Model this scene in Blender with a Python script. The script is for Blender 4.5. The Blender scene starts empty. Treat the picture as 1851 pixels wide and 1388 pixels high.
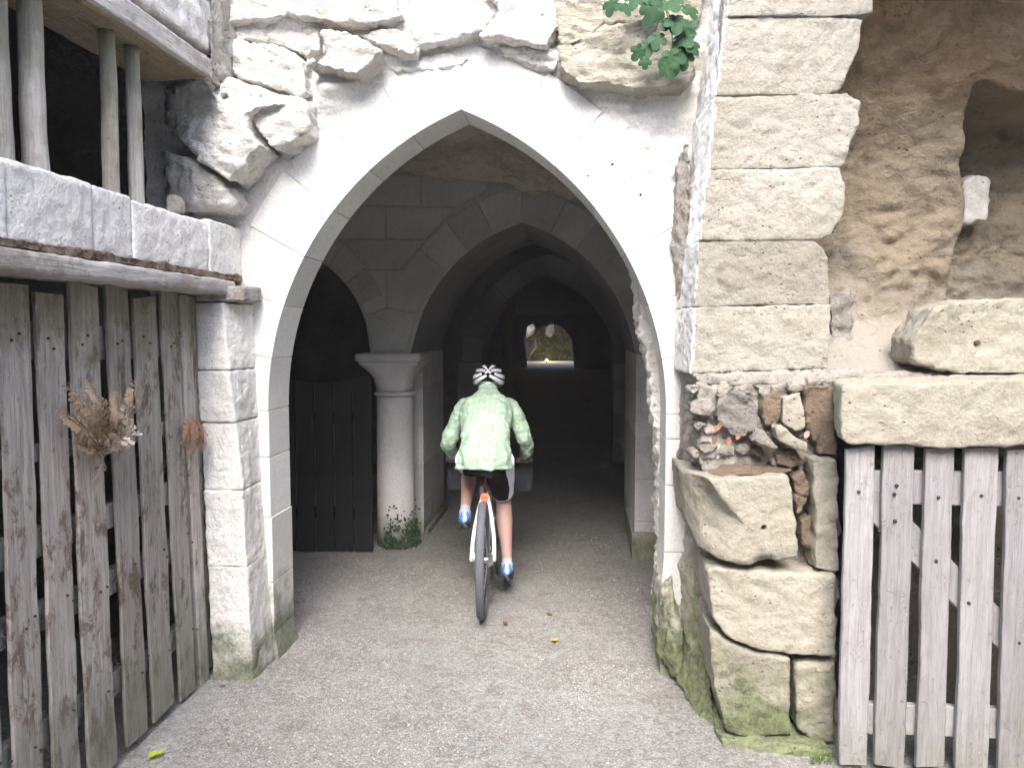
import bpy, bmesh, math, random
import numpy as np
from mathutils import Vector, Matrix
random.seed(7); np.random.seed(7)
SC = bpy.context.scene
COL = SC.collection

# ------------------------------------------------------------------ camera, sky, sun, exposure
F, CX, CY = 1400.0, 925.5, 694.0
CAM = Vector((0, 0, 1.70))
YAW = math.atan(124.5 / F); PITCH = math.atan(94.0 / F)
cam = bpy.data.cameras.new('camera'); camo = bpy.data.objects.new('camera', cam); COL.objects.link(camo)
cam.sensor_width = 36; cam.lens = F / 1851 * 36; cam.clip_start = 0.05; cam.clip_end = 400
camo.location = CAM; camo.rotation_euler = (math.pi / 2 - PITCH, 0, YAW)
SC.camera = camo
RM = camo.rotation_euler.to_matrix()

SUN_EL, SUN_AZ = math.radians(46), math.radians(180)     # azimuth from +Y, clockwise: behind the camera
w = bpy.data.worlds.new('World'); SC.world = w; w.use_nodes = True
nt = w.node_tree; nt.nodes.clear()
sk = nt.nodes.new('ShaderNodeTexSky'); sk.sky_type = 'NISHITA'; sk.sun_disc = False
sk.sun_elevation = SUN_EL; sk.sun_rotation = SUN_AZ; sk.air_density = 1.0; sk.dust_density = 2.5; sk.ozone_density = 1.0
bg = nt.nodes.new('ShaderNodeBackground'); bg.inputs['Strength'].default_value = 0.15
wo = nt.nodes.new('ShaderNodeOutputWorld')
nt.links.new(sk.outputs[0], bg.inputs[0]); nt.links.new(bg.outputs[0], wo.inputs[0])
sl = bpy.data.lights.new('sun', 'SUN'); sl.energy = 1.0; sl.angle = math.radians(34); sl.color = (1, .965, .925)
so = bpy.data.objects.new('sun', sl); COL.objects.link(so)
sd = Vector((math.sin(SUN_AZ) * math.cos(SUN_EL), math.cos(SUN_AZ) * math.cos(SUN_EL), math.sin(SUN_EL)))
so.rotation_euler = sd.to_track_quat('Z', 'Y').to_euler(); so.location = sd * 20
SC.view_settings.view_transform = 'Standard'; SC.view_settings.look = 'None'
SC.view_settings.gamma = 1; SC.view_settings.use_curve_mapping = False
SC.view_settings.exposure = 2.32
SC.cycles.max_bounces = 7; SC.cycles.diffuse_bounces = 5; SC.cycles.glossy_bounces = 2; SC.cycles.volume_bounces = 0; SC.cycles.use_adaptive_sampling = True; SC.cycles.adaptive_threshold = .035; SC.cycles.sample_clamp_indirect = 6
SC.cycles.use_denoising = True

# ------------------------------------------------------------------ helpers
def px(x, y, Y=None, X=None, Z=None):
    d = RM @ Vector(((x - CX) / F, -(y - CY) / F, -1))
    if Y is not None: t = Y / d.y
    elif X is not None: t = X / d.x
    else: t = (Z - CAM.z) / d.z
    return CAM + d * t

def _hash(i, j, k, s):
    n = (i * 374761393 + j * 668265263 + k * 2147483647 + s * 1274126177) & 0xffffffff
    n = ((n ^ (n >> 13)) * 1274126177) & 0xffffffff
    n = (n ^ (n >> 16)) & 0xffffffff
    return n / 4294967295.0
def vnoise(x, y, z=0.0, s=0):
    x, y, z = np.broadcast_arrays(np.asarray(x, float), np.asarray(y, float), np.asarray(z, float))
    i, j, k = np.floor(x).astype(np.int64), np.floor(y).astype(np.int64), np.floor(z).astype(np.int64)
    u, v, w_ = x - i, y - j, z - k
    u, v, w_ = u*u*(3-2*u), v*v*(3-2*v), w_*w_*(3-2*w_)
    r = 0
    for a in (0, 1):
        for b in (0, 1):
            for c in (0, 1):
                r = r + _hash(i+a, j+b, k+c, s) * np.where(a, u, 1-u) * np.where(b, v, 1-v) * np.where(c, w_, 1-w_)
    return r * 2 - 1
def fbm(x, y, z=0.0, o=4, s=0):
    r = 0; a = .5
    for n in range(o):
        r = r + a * vnoise(x * 2**n, y * 2**n, np.asarray(z) * 2**n, s + n * 17); a *= .5
    return r
def sstep(a, b, v):
    t = np.clip((v - a) / (b - a), 0, 1); return t*t*(3-2*t)

def link(name, mesh, mat=None, parent=None, smooth=True):
    """mesh is in world coordinates; the object's origin goes to the mesh's centre (base for a top-level thing)."""
    n = len(mesh.vertices)
    co = np.empty(n * 3); mesh.vertices.foreach_get('co', co); co = co.reshape(-1, 3)
    c = (co.min(0) + co.max(0)) / 2
    if parent is None: c[2] = co[:, 2].min()
    mesh.vertices.foreach_set('co', (co - c).ravel()); mesh.update()
    o = bpy.data.objects.new(name, mesh); COL.objects.link(o)
    mesh.name = name
    if parent is not None:
        o.parent = parent
        p = parent; loc = Vector(c)
        while p is not None: loc = loc - p.location; p = p.parent
        o.location = loc
    else: o.location = c
    if mat: mesh.materials.clear(); mesh.materials.append(mat)
    mesh.polygons.foreach_set('use_smooth', [smooth] * len(mesh.polygons))
    return o
def raw(verts, faces):
    m = bpy.data.meshes.new('m'); m.from_pydata([tuple(v) for v in verts], [], [tuple(f) for f in faces]); m.update(); return m
def tag(o, label=None, cat=None, group=None, kind=None):
    if label: o['label'] = label
    if cat: o['category'] = cat
    if group: o['group'] = group
    if kind: o['kind'] = kind
    return o
def thing(name, label, cat, loc, group=None):
    o = bpy.data.objects.new(name, None); COL.objects.link(o); o.location = loc; o.empty_display_size = .1
    return tag(o, label, cat, group)
def structure(o): o['kind'] = 'structure'; return o

class MB:
    def __init__(s): s.v = []; s.f = []
    def add(s, vs, fs):
        n = len(s.v); s.v += [tuple(v) for v in vs]; s.f += [tuple(i + n for i in f) for f in fs]; return s
    def box(s, a, b):
        (x0, y0, z0), (x1, y1, z1) = a, b
        return s.add([(x0,y0,z0),(x1,y0,z0),(x1,y1,z0),(x0,y1,z0),(x0,y0,z1),(x1,y0,z1),(x1,y1,z1),(x0,y1,z1)],
                     [(0,3,2,1),(4,5,6,7),(0,1,5,4),(1,2,6,5),(2,3,7,6),(3,0,4,7)])
    def loft(s, rings, cap=True, closed=True):
        n = len(rings[0]); vs = [v for r in rings for v in r]; fs = []
        for i in range(len(rings) - 1):
            for j in range(n if closed else n - 1):
                k = (j + 1) % n
                fs.append((i*n+j, i*n+k, (i+1)*n+k, (i+1)*n+j))
        if cap: fs.append(tuple(range(n))[::-1]); fs.append(tuple((len(rings)-1)*n + j for j in range(n)))
        return s.add(vs, fs)
    def tube(s, pts, rad, n=10, cap=True):
        pts = [Vector(p) for p in pts]
        if not hasattr(rad, '__len__'): rad = [rad] * len(pts)
        rings = []; up = None
        for i, p in enumerate(pts):
            t = (pts[min(i+1, len(pts)-1)] - pts[max(i-1, 0)]).normalized()
            if up is None: up = t.orthogonal().normalized()
            up = (up - t * up.dot(t)).normalized(); b = t.cross(up)
            r = rad[i]; ra, rb = (r if hasattr(r, '__len__') else (r, r))
            rings.append([p + up * (ra * math.cos(2*math.pi*j/n)) + b * (rb * math.sin(2*math.pi*j/n)) for j in range(n)])
        return s.loft(rings, cap)
    def mesh(s):
        m = raw(s.v, s.f); bm = bmesh.new(); bm.from_mesh(m); bmesh.ops.recalc_face_normals(bm, faces=bm.faces); bm.to_mesh(m); bm.free(); return m
    def build(s, name, mat, parent=None, smooth=True): return link(name, s.mesh(), mat, parent, smooth)

def catmull(pts, n=6):
    pts = [Vector(p) for p in pts]; P = [pts[0]*2 - pts[1]] + pts + [pts[-1]*2 - pts[-2]]; out = []
    for i in range(1, len(P) - 2):
        for k in range(n):
            t = k / n; a, b, c, d = P[i-1:i+3]
            out.append(.5 * ((2*b) + (c-a)*t + (2*a-5*b+4*c-d)*t*t + (3*b-a-3*c+d)*t**3))
    out.append(pts[-1]); return out

def tex(kind, size, hard=False, depth=2):
    key = f'{kind}{size}{hard}'
    t = bpy.data.textures.get(key)
    if t is None:
        t = bpy.data.textures.new(key, kind)
        t.noise_scale = size
        if kind == 'CLOUDS': t.noise_depth = depth; t.noise_type = 'HARD_NOISE' if hard else 'SOFT_NOISE'
        if kind == 'VORONOI': t.weight_1 = 1; t.noise_intensity = 1.0
    return t
def modbake(m, vox, smooth=2, disp=()):
    bm = bmesh.new(); bm.from_mesh(m); bmesh.ops.recalc_face_normals(bm, faces=bm.faces); bm.to_mesh(m); bm.free()
    o = bpy.data.objects.new('t', m); COL.objects.link(o)
    r = o.modifiers.new('r', 'REMESH'); r.mode = 'VOXEL'; r.voxel_size = vox; r.adaptivity = 0
    if smooth: q = o.modifiers.new('s', 'SMOOTH'); q.factor = .5; q.iterations = smooth
    for k, sz, hard, st in disp:
        d = o.modifiers.new('d', 'DISPLACE'); d.texture = tex(k, sz, hard); d.strength = st; d.mid_level = .5; d.texture_coords = 'GLOBAL'
    dg = bpy.context.evaluated_depsgraph_get(); e = bpy.data.meshes.new_from_object(o.evaluated_get(dg))
    bpy.data.objects.remove(o); return e
def drill(mesh, p, d, r, depth):
    """a real drilled hole"""
    mb = MB(); p = Vector(p); d = Vector(d).normalized(); mb.tube([p - d * .12, p + d * depth], r, 12)
    c = bpy.data.objects.new('c', mb.mesh()); COL.objects.link(c)
    o = bpy.data.objects.new('t', mesh); COL.objects.link(o)
    b = o.modifiers.new('b', 'BOOLEAN'); b.operation = 'DIFFERENCE'; b.object = c; b.solver = 'EXACT'
    dg = bpy.context.evaluated_depsgraph_get(); e = bpy.data.meshes.new_from_object(o.evaluated_get(dg))
    bpy.data.objects.remove(o); bpy.data.objects.remove(c); return e
def dense(P, step=.12):
    out = []
    for i, a in enumerate(P):
        b = P[(i+1) % len(P)]; n = max(1, int((b - a).length / step))
        out += [a.lerp(b, k / n) for k in range(n)]
    return out
def prism(front, back, dome=True):
    n = len(front); cf = sum(front, Vector()) / n; cb = sum(back, Vector()) / n
    ys = sorted(v.y for v in front); dep = dome and ys[-1] - ys[0] > .03 and max(v.x for v in front) - min(v.x for v in front) > .05
    if dep: cf.y = ys[0]
    inner = []
    for v in front:
        q = v.lerp(cf, .22)
        if dep: q.y = ys[0] + (v.y - ys[0]) * (.55 if v.y - ys[0] > .06 else .2)
        inner.append(q)
    vs = list(front) + list(back) + inner + [cf, cb]; fs = []
    for i in range(n):
        j = (i + 1) % n
        fs += [(i, j, n+j, n+i), (i, 2*n+i, 2*n+j, j), (2*n+i, 3*n, 2*n+j), (n+i, n+j, 3*n+1)]
    return raw(vs, fs)
def rock(name, front, back, mat, parent=None, vox=.016, amp=.012, big=.0, sm=2, hard=True, hole=None, strata=0, dome=True):
    disp = []
    if big: disp.append(('CLOUDS', .28, False, big))
    disp += [('CLOUDS', .09, hard, amp), ('CLOUDS', .03, False, amp * .45)]
    m = modbake(prism(front, back, dome), vox, sm, disp)
    if strata:
        nv = len(m.vertices); co = np.empty(nv*3); m.vertices.foreach_get('co', co); co = co.reshape(-1, 3)
        nn = np.empty(nv*3); m.vertex_normals.foreach_get('vector', nn); nn = nn.reshape(-1, 3)
        tl = co[:, 2] + .25 * co[:, 0] + .05 * vnoise(co[:, 0]*3, co[:, 1]*3, co[:, 2]*3, 5)
        d_ = np.abs(vnoise(co[:, 0]*5, co[:, 1]*5, tl*26, 12)) ** .5 + .6 * np.abs(vnoise(co[:, 0]*12, co[:, 1]*12, tl*60, 15)) ** .5
        co += nn * ((d_ - .8) * strata)[:, None]; m.vertices.foreach_set('co', co.ravel()); m.update()
    if hole: m = drill(m, *hole)
    return link(name, m, mat, parent)
def pxrock(name, pts, Y, thick, mat, parent=None, **k):
    """outline seen at distance Y (a third number in a point is its own distance), real thickness behind it"""
    fr = [px(p[0], p[1], Y=(p[2] if len(p) > 2 else Y)) for p in pts]
    sh = k.pop('shrink', 1.0)
    c = sum(fr, Vector()) / len(fr)
    bk = [Vector((c.x + (v.x - c.x) * sh, v.y + thick, c.z + (v.z - c.z) * sh)) for v in fr]
    return rock(name, fr, bk, mat, parent, **k)

# ------------------------------------------------------------------ materials
def mat(name):
    m = bpy.data.materials.new(name); m.use_nodes = True
    n = m.node_tree; n.nodes.clear()
    out = n.nodes.new('ShaderNodeOutputMaterial'); b = n.nodes.new('ShaderNodeBsdfPrincipled')
    n.links.new(b.outputs[0], out.inputs[0]); b.inputs['Roughness'].default_value = .9
    b.inputs['Specular IOR Level'].default_value = .25
    return m, n, b
class NT:
    def __init__(s, n): s.n = n; s.g = n.nodes.new('ShaderNodeNewGeometry'); s.pos = s.g.outputs['Position']
    def N(s, t, **k):
        q = s.n.nodes.new(t)
        for a, v in k.items(): setattr(q, a, v)
        return q
    def L(s, a, b): s.n.links.new(a, b)
    def scale(s, v):
        m = s.N('ShaderNodeMapping'); s.L(s.pos, m.inputs[0]); m.inputs['Scale'].default_value = v; return m.outputs[0]
    def noise(s, sc, det=4, rough=.6, vec=None, dist=0):
        q = s.N('ShaderNodeTexNoise'); q.inputs['Scale'].default_value = sc; q.inputs['Detail'].default_value = det
        q.inputs['Roughness'].default_value = rough; q.inputs['Distortion'].default_value = dist
        s.L(vec or s.pos, q.inputs['Vector']); return q.outputs[0]
    def voro(s, sc, vec=None, feat='F1', rnd=1):
        q = s.N('ShaderNodeTexVoronoi'); q.feature = feat; q.inputs['Scale'].default_value = sc
        s.L(vec or s.pos, q.inputs['Vector']); return q
    def ramp(s, f, a, b, va=0., vb=1.):
        q = s.N('ShaderNodeMapRange'); q.interpolation_type = 'SMOOTHSTEP'
        q.inputs[1].default_value = a; q.inputs[2].default_value = b; q.inputs[3].default_value = va; q.inputs[4].default_value = vb
        s.L(f, q.inputs[0]); return q.outputs[0]
    def mix(s, f, a, b, mode='MIX'):
        q = s.N('ShaderNodeMix'); q.data_type = 'RGBA'; q.blend_type = mode
        for i, v in ((0, f), (6, a), (7, b)):
            if hasattr(v, 'is_output'): s.L(v, q.inputs[i])
            elif i == 0: q.inputs[0].default_value = v
            else: q.inputs[i].default_value = (*v, 1)
        return q.outputs[2]
    def math(s, op, a, b=None):
        q = s.N('ShaderNodeMath'); q.operation = op
        for i, v in enumerate((a, b)):
            if v is None: continue
            if hasattr(v, 'is_output'): s.L(v, q.inputs[i])
            else: q.inputs[i].default_value = v
        return q.outputs[0]
    def z(s):
        q = s.N('ShaderNodeSeparateXYZ'); s.L(s.pos, q.inputs[0]); return q.outputs[2]
    def bump(s, h, strength, dist, bsdf, prev=None):
        q = s.N('ShaderNodeBump'); q.inputs['Strength'].default_value = strength; q.inputs['Distance'].default_value = dist
        s.L(h, q.inputs['Height'])
        if prev: s.L(prev, q.inputs['Normal'])
        s.L(q.outputs[0], bsdf.inputs['Normal']); return q.outputs[0]
    def rnd(s): return s.N('ShaderNodeObjectInfo').outputs['Random']

def stone_mat(name, c1, c2, c3, pit=.5, rough=1.0, moss=None, mosscol=(.105, .13, .055), stain=.4, stretch=(1, 1, 1), top=None, fine=1.0, low=None):
    m, n, b = mat(name); t = NT(n)
    v = t.scale(stretch)
    big = t.ramp(t.noise(2.3, 5, .6, v), .35, .68)
    col = t.mix(big, c1, c2)
    blot = t.ramp(t.noise(8, 6, .7, v, .6), .52, .72)
    col = t.mix(t.math('MULTIPLY', blot, stain), col, c3)
    fin = t.ramp(t.noise(70, 4, .7), .3, .7, .82, 1.12)
    col = t.mix(.7, col, t.mix(1.0, col, fin, 'MULTIPLY'))
    r = t.ramp(t.rnd(), 0, 1, .86, 1.06); col = t.mix(1.0, col, r, 'MULTIPLY')
    vo = t.voro(34); pits = t.ramp(vo.outputs[0], .06, .22)
    pm = t.ramp(t.noise(6, 3, .6), .5, .62)
    pitf = t.math('MULTIPLY', t.math('SUBTRACT', 1.0, pits), pm)
    col = t.mix(t.math('MULTIPLY', pitf, pit), col, tuple(x * .35 for x in c3))
    if top:
        zt = t.ramp(t.math('ADD', t.z(), t.ramp(t.noise(3), 0, 1, -.35, .35)), top[0], top[1])
        col = t.mix(zt, col, t.mix(.75, col, top[2]))
    if low:
        zl_ = t.ramp(t.math('ADD', t.z(), t.ramp(t.noise(4, 6, .75), 0, 1, -.6, .6)), low[0], low[1], 1, 0)
        col = t.mix(t.math('MULTIPLY', zl_, .85), col, low[2])
    if moss:
        zz = t.math('ADD', t.z(), t.ramp(t.noise(5, 6, .7), .2, .8, -moss[2], moss[2]))
        mm = t.ramp(zz, moss[0], moss[1], 1, 0)
        mc = t.mix(t.ramp(t.noise(26, 6, .8), .36, .62), tuple(x * .45 for x in mosscol), tuple(min(1, x * 1.5) for x in mosscol))
        col = t.mix(t.math('MULTIPLY', mm, .85), col, mc)
    t.L(col, b.inputs['Base Color']); b.inputs['Roughness'].default_value = .95
    h = t.math('ADD', t.math('MULTIPLY', t.noise(14, 6, .65, v), 1.0), t.math('MULTIPLY', t.noise(60, 5, .7), .45 * fine))
    h = t.math('SUBTRACT', h, t.math('MULTIPLY', pitf, .5))
    t.bump(h, .75 * rough, .022, b)
    return m

M = {}
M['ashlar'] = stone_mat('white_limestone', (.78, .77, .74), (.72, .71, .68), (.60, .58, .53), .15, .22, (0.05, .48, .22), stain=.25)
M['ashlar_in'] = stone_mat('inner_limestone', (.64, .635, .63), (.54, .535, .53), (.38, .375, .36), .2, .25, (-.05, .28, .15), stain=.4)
M['plaster'] = stone_mat('lime_render', (.74, .73, .71), (.66, .64, .61), (.44, .38, .31), .4, .9, (0.0, .55, .25), stain=.6)
M['rubble'] = stone_mat('pale_rubble', (.74, .72, .68), (.62, .59, .54), (.40, .35, .27), .5, 1.2, None, stain=.6, stretch=(1, 1, 2.2))
M['rubble_b'] = stone_mat('ochre_rubble', (.43, .40, .33), (.34, .31, .25), (.24, .21, .155), .5, 1.3, None, stain=.6, stretch=(1, 1, 2.2))
M['block'] = stone_mat('beige_block', (.40, .378, .31), (.35, .327, .265), (.235, .212, .16), .55, 1.0, (-.02, .42, .28), stain=.45)
M['pierblock'] = stone_mat('pier_block', (.37, .352, .305), (.32, .30, .25), (.225, .205, .16), .35, 1.1, None, stain=.75)
M['lpier'] = stone_mat('left_pier_block', (.80, .79, .76), (.74, .72, .68), (.58, .55, .49), .4, 1.0, (0.0, .38, .2), stain=.4)
M['lintel'] = stone_mat('grey_lintel', (.84, .82, .79), (.76, .74, .71), (.52, .49, .44), .45, 1.1, None, stain=.45)
M['brown'] = stone_mat('brown_rock', (.31, .26, .19), (.20, .165, .12), (.10, .075, .05), .5, 1.6, None, stain=.7, stretch=(1, 1, 1.5), top=(2.4, 3.3, (.20, .12, .055)), low=(1.55, 2.25, (.38, .36, .32)))
M['mortar'] = stone_mat('mortar', (.42, .40, .36), (.34, .31, .27), (.22, .18, .14), .8, 1.7, (0, .35, .2), stain=.6)
M['pale_side'] = stone_mat('pale_pier_side', (.84, .83, .81), (.78, .77, .74), (.60, .57, .52), .3, .8, None, stain=.35)  # paler second colour for the left sides of the right pier blocks
M['mosswall'] = stone_mat('mossy_render', (.58, .56, .51), (.46, .43, .37), (.30, .27, .20), .5, 1.2, (.15, .75, .35), (.115, .145, .05), stain=.6)
M['soffit'] = stone_mat('shaded_soffit', (.26, .255, .24), (.21, .205, .195), (.14, .135, .125), .2, .25, None, stain=.4)  # soffit stone darkened to paint in the shade under the arches
M['ashlar_dk'] = stone_mat('shaded_limestone', (.44, .435, .41), (.38, .375, .35), (.27, .26, .235), .2, .25, None, stain=.4)  # dark copy of the inner limestone, shade painted into spandrels and rings
M['ceil_dk'] = stone_mat('dark_rock', (.10, .095, .085), (.07, .065, .06), (.04, .038, .033), .5, 1.2, None, stain=.6)  # dark rock tone used on the distant rocks
M['plinth'] = stone_mat('damp_plinth', (.34, .33, .29), (.26, .25, .21), (.18, .17, .14), .3, .5, (-.1, .25, .2), (.09, .105, .05), stain=.5)
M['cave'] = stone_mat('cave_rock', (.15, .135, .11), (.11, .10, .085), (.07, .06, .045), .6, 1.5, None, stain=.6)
M['ceil'] = stone_mat('ceiling_rock', (.56, .49, .39), (.38, .33, .26), (.20, .155, .11), .6, 1.6, None, stain=.7, stretch=(.6, 1.2, 1))
M['dirt'] = stone_mat('dry_dirt', (.235, .185, .135), (.185, .14, .10), (.11, .08, .055), .4, 1.6, None, stain=.5)
M['greylump'] = stone_mat('grey_lump', (.34, .32, .30), (.27, .25, .23), (.18, .16, .14), .6, 1.8, None, stain=.6)

def wood_mat(name, c1, c2, c3, green=None, flake=.4, axis='z'):
    m, n, b = mat(name); t = NT(n)
    st = {'z': (16, 16, .9), 'y': (16, .9, 16), 'x': (.9, 16, 16)}[axis]
    v = t.scale(st)
    g = t.noise(3.2, 6, .65, v, .4); g2 = t.noise(11, 4, .6, v)
    col = t.mix(t.ramp(g, .35, .65), c1, c2)
    col = t.mix(t.math('MULTIPLY', t.ramp(g2, .52, .7), .5), col, c3)
    pat = t.ramp(t.noise(5.0, 7, .78, t.scale((1.6, 1.6, .8) if axis == 'z' else (1, 1, 1)), .3), .50, .60)
    col = t.mix(t.math('MULTIPLY', pat, flake), col, c3)
    sp = t.ramp(t.noise(60, 5, .8, t.scale((1, 1, .6))), .57, .63)
    spm = t.math('MULTIPLY', sp, t.ramp(t.noise(3.5, 5, .7), .42, .58))
    col = t.mix(t.math('MULTIPLY', spm, .6), col, (.62, .58, .56))
    kn = t.ramp(t.voro(6.5).outputs[0], .03, .075, 1, 0)
    col = t.mix(t.math('MULTIPLY', kn, .4), col, tuple(x * .3 for x in c3))
    r = t.ramp(t.rnd(), 0, 1, .82, 1.12); col = t.mix(1.0, col, r, 'MULTIPLY')
    if green:
        zz = t.math('ADD', t.z(), t.ramp(t.noise(6, 5), .2, .8, -.2, .2))
        lo = t.ramp(zz, green[0], green[1], 1, 0); hi = t.ramp(zz, green[2], green[3])
        col = t.mix(t.math('MULTIPLY', lo, .55), col, (.19, .21, .15)); col = t.mix(t.math('MULTIPLY', hi, .6), col, (.16, .155, .085))
    t.L(col, b.inputs['Base Color']); b.inputs['Roughness'].default_value = .85
    t.bump(t.math('ADD', g, t.math('ADD', t.math('MULTIPLY', g2, .6), t.math('MULTIPLY', spm, .5))), .8, .008, b)
    return m
M['wood_l'] = wood_mat('weathered_wood', (.46, .435, .405), (.32, .29, .265), (.15, .11, .085), (.15, .6, 1.45, 1.85), .92)  # olive tops mix moss with painted shade of the beam above
M['wood_r'] = wood_mat('grey_wood', (.345, .34, .35), (.28, .272, .28), (.20, .175, .155), (-.1, .3, 5, 6), .22)
M['wood_beam'] = wood_mat('beam_wood', (.52, .50, .49), (.38, .36, .345), (.19, .15, .10), None, .5, 'y')
M['wood_beam_u'] = wood_mat('brown_beam_wood', (.33, .27, .17), (.25, .20, .12), (.20, .15, .07), None, .5, 'y')
M['post'] = wood_mat('round_post_wood', (.50, .48, .45), (.38, .36, .32), (.28, .21, .15), (0, .1, 2.3, 2.75), .4)

def plain(name, c, rough=.5, metal=0, var=.12, bump=0, emit=0, sc=60, spec=.4):
    m, n, b = mat(name); t = NT(n)
    col = t.mix(t.noise(sc, 3), tuple(x * (1 - var) for x in c), tuple(min(1, x * (1 + var)) for x in c))
    t.L(col, b.inputs['Base Color']); b.inputs['Roughness'].default_value = rough; b.inputs['Metallic'].default_value = metal
    b.inputs['Specular IOR Level'].default_value = spec
    if bump: t.bump(t.noise(sc * 2, 4), bump, .004, b)
    if emit: t.L(col, b.inputs['Emission Color']); b.inputs['Emission Strength'].default_value = emit
    return m

# ------------------------------------------------------------------ ground
def axis(pts):
    out = []
    for (a, b, n) in pts: out += list(np.linspace(a, b, n, endpoint=False))
    out.append(pts[-1][1]); return np.array(out)
def grid_mesh(A, B, fn):
    a, b = np.meshgrid(A, B, indexing='ij'); V = np.stack(fn(a, b), -1).reshape(-1, 3)
    nb = len(B); I = np.arange(len(A) - 1)[:, None] * nb + np.arange(nb - 1)[None, :]
    Fc = np.stack([I, I + nb, I + nb + 1, I + 1], -1).reshape(-1, 4)
    return raw_np(V, Fc)
def raw_np(V, Fc):
    m = bpy.data.meshes.new('m'); k = Fc.shape[1]
    m.vertices.add(len(V)); m.vertices.foreach_set('co', np.ascontiguousarray(V, dtype=float).ravel())
    m.loops.add(Fc.size); m.loops.foreach_set('vertex_index', Fc.ravel().astype(np.int32))
    m.polygons.add(len(Fc)); m.polygons.foreach_set('loop_start', (np.arange(len(Fc)) * k).astype(np.int32))
    m.polygons.foreach_set('loop_total', np.full(len(Fc), k, dtype=np.int32))
    m.update(calc_edges=True); m.validate(); return m
def gz(x, y): return .022 * fbm(x * 1.3, y * 1.3, 0, 3, 5) + .006 * fbm(x * 9, y * 9, 0, 3, 9)

m, n, b = mat('gravel_ground'); t = NT(n)
base = t.mix(t.ramp(t.noise(1.7, 7, .68), .36, .64), (.375, .37, .345), (.275, .265, .243))
base = t.mix(t.ramp(t.noise(28, 6, .8), .42, .60), base, (.44, .435, .415))
base = t.mix(t.math('MULTIPLY', t.ramp(t.noise(5.5, 5, .7), .5, .68), .55), base, (.245, .205, .178))
sep = t.N('ShaderNodeSeparateXYZ'); t.L(t.pos, sep.inputs[0])
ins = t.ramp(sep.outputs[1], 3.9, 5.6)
amount = t.ramp(t.noise(2.3, 6, .7), .40, .60)
sz = t.voro(135); c_sp = t.ramp(sz.outputs[0], .14, .36, 1, 0)
sel = t.ramp(t.noise(70, 2), .48, .58)
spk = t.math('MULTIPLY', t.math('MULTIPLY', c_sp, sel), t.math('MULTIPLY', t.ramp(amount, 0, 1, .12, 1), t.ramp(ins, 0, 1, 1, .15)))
col = t.mix(t.math('MULTIPLY', spk, .8), base, (.68, .675, .665))
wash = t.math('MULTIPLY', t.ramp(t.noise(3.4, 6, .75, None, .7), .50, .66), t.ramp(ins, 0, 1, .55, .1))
col = t.mix(wash, col, (.52, .515, .505))
dk = t.math('MULTIPLY', t.ramp(t.voro(60).outputs[0], .1, .22, 1, 0), .5)
col = t.mix(dk, col, (.11, .095, .08))
col = t.mix(t.ramp(ins, 0, 1, 0, .5), col, (.13, .127, .118))  # ground colour darkened past the arch, painting in the cave's shade
gr = t.ramp(t.noise(95, 4, .85), .36, .64, .62, 1.38); col = t.mix(.85, col, t.mix(1.0, col, gr, 'MULTIPLY'))
t.L(col, b.inputs['Base Color']); b.inputs['Roughness'].default_value = .95
t.bump(t.math('ADD', t.noise(55, 6, .8), t.math('MULTIPLY', spk, .8)), 1.0, .016, b)
M['ground'] = m
M['rust'] = plain('rusty_nail', (.05, .035, .03), .7, var=.3)
A = axis([(-60, -5, 10), (-5, -2.2, 14), (-2.2, 1.2, 150), (1.2, 5, 14), (5, 60, 10)])
B = axis([(-60, -2, 10), (-2, 1.2, 12), (1.2, 6.5, 200), (6.5, 12, 40), (12, 46, 40), (46, 80, 6)])
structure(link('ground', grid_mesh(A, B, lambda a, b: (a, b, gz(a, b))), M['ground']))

# loose gravel: pale chips
def chips(name, N, xr, yr, s0, s1, matl, seed, dens=None):
    rs = np.random.RandomState(seed)
    x = rs.uniform(*xr, N * 3); y = rs.uniform(*yr, N * 3)
    keep = dens(x, y) > rs.uniform(0, 1, len(x)); x, y = x[keep][:N], y[keep][:N]; N = len(x)
    s = s0 + (s1 - s0) * rs.uniform(0, 1, N) ** 3
    o = np.array([(1,0,0),(-.1,1,0),(-1,.1,0),(.1,-1,0),(0,0,.75),(0,0,-.5)])
    V = o[None] * rs.uniform(.55, 1.2, (N, 6, 3)) * s[:, None, None]
    a = rs.uniform(0, 6.28, N); ca, sa = np.cos(a), np.sin(a)
    X = V[..., 0] * ca[:, None] - V[..., 1] * sa[:, None]; Yv = V[..., 0] * sa[:, None] + V[..., 1] * ca[:, None]
    V = np.stack([X + x[:, None], Yv + y[:, None], V[..., 2] + (gz(x, y) + s * .15)[:, None]], -1).reshape(-1, 3)
    f = np.array([(0,1,4),(1,2,4),(2,3,4),(3,0,4),(1,0,5),(2,1,5),(3,2,5),(0,3,5)])
    Fc = (f[None] + (np.arange(N) * 6)[:, None, None]).reshape(-1, 3)
    o = link(name, raw_np(V, Fc), matl, None, False); return tag(o, kind='stuff')
M['chip'] = plain('pale_chip', (.43, .42, .41), .9, var=.5, sc=45)
M['chip_d'] = plain('brown_chip', (.27, .24, .20), .9, var=.4, sc=30)
dn = lambda x, y: np.clip(.04 + 3.0 * (fbm(x*1.6, y*1.6, 0, 4, 21) + .12), .03, 1) * np.where(y > 4.2, .25, 1) * np.where(np.abs(x + .25 - (y-3)*-.1) < .28, .5, 1)
tag(chips('gravel', 30000, (-1.95, 1.0), (1.9, 6.5), .0014, .0062, M['chip'], 3, dn), 'pale stone chips strewn over the earth path')
tag(chips('grit', 9000, (-1.95, 1.0), (1.9, 7), .0015, .0065, M['chip_d'], 4, dn), 'brown and grey grit strewn over the earth path')

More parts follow.
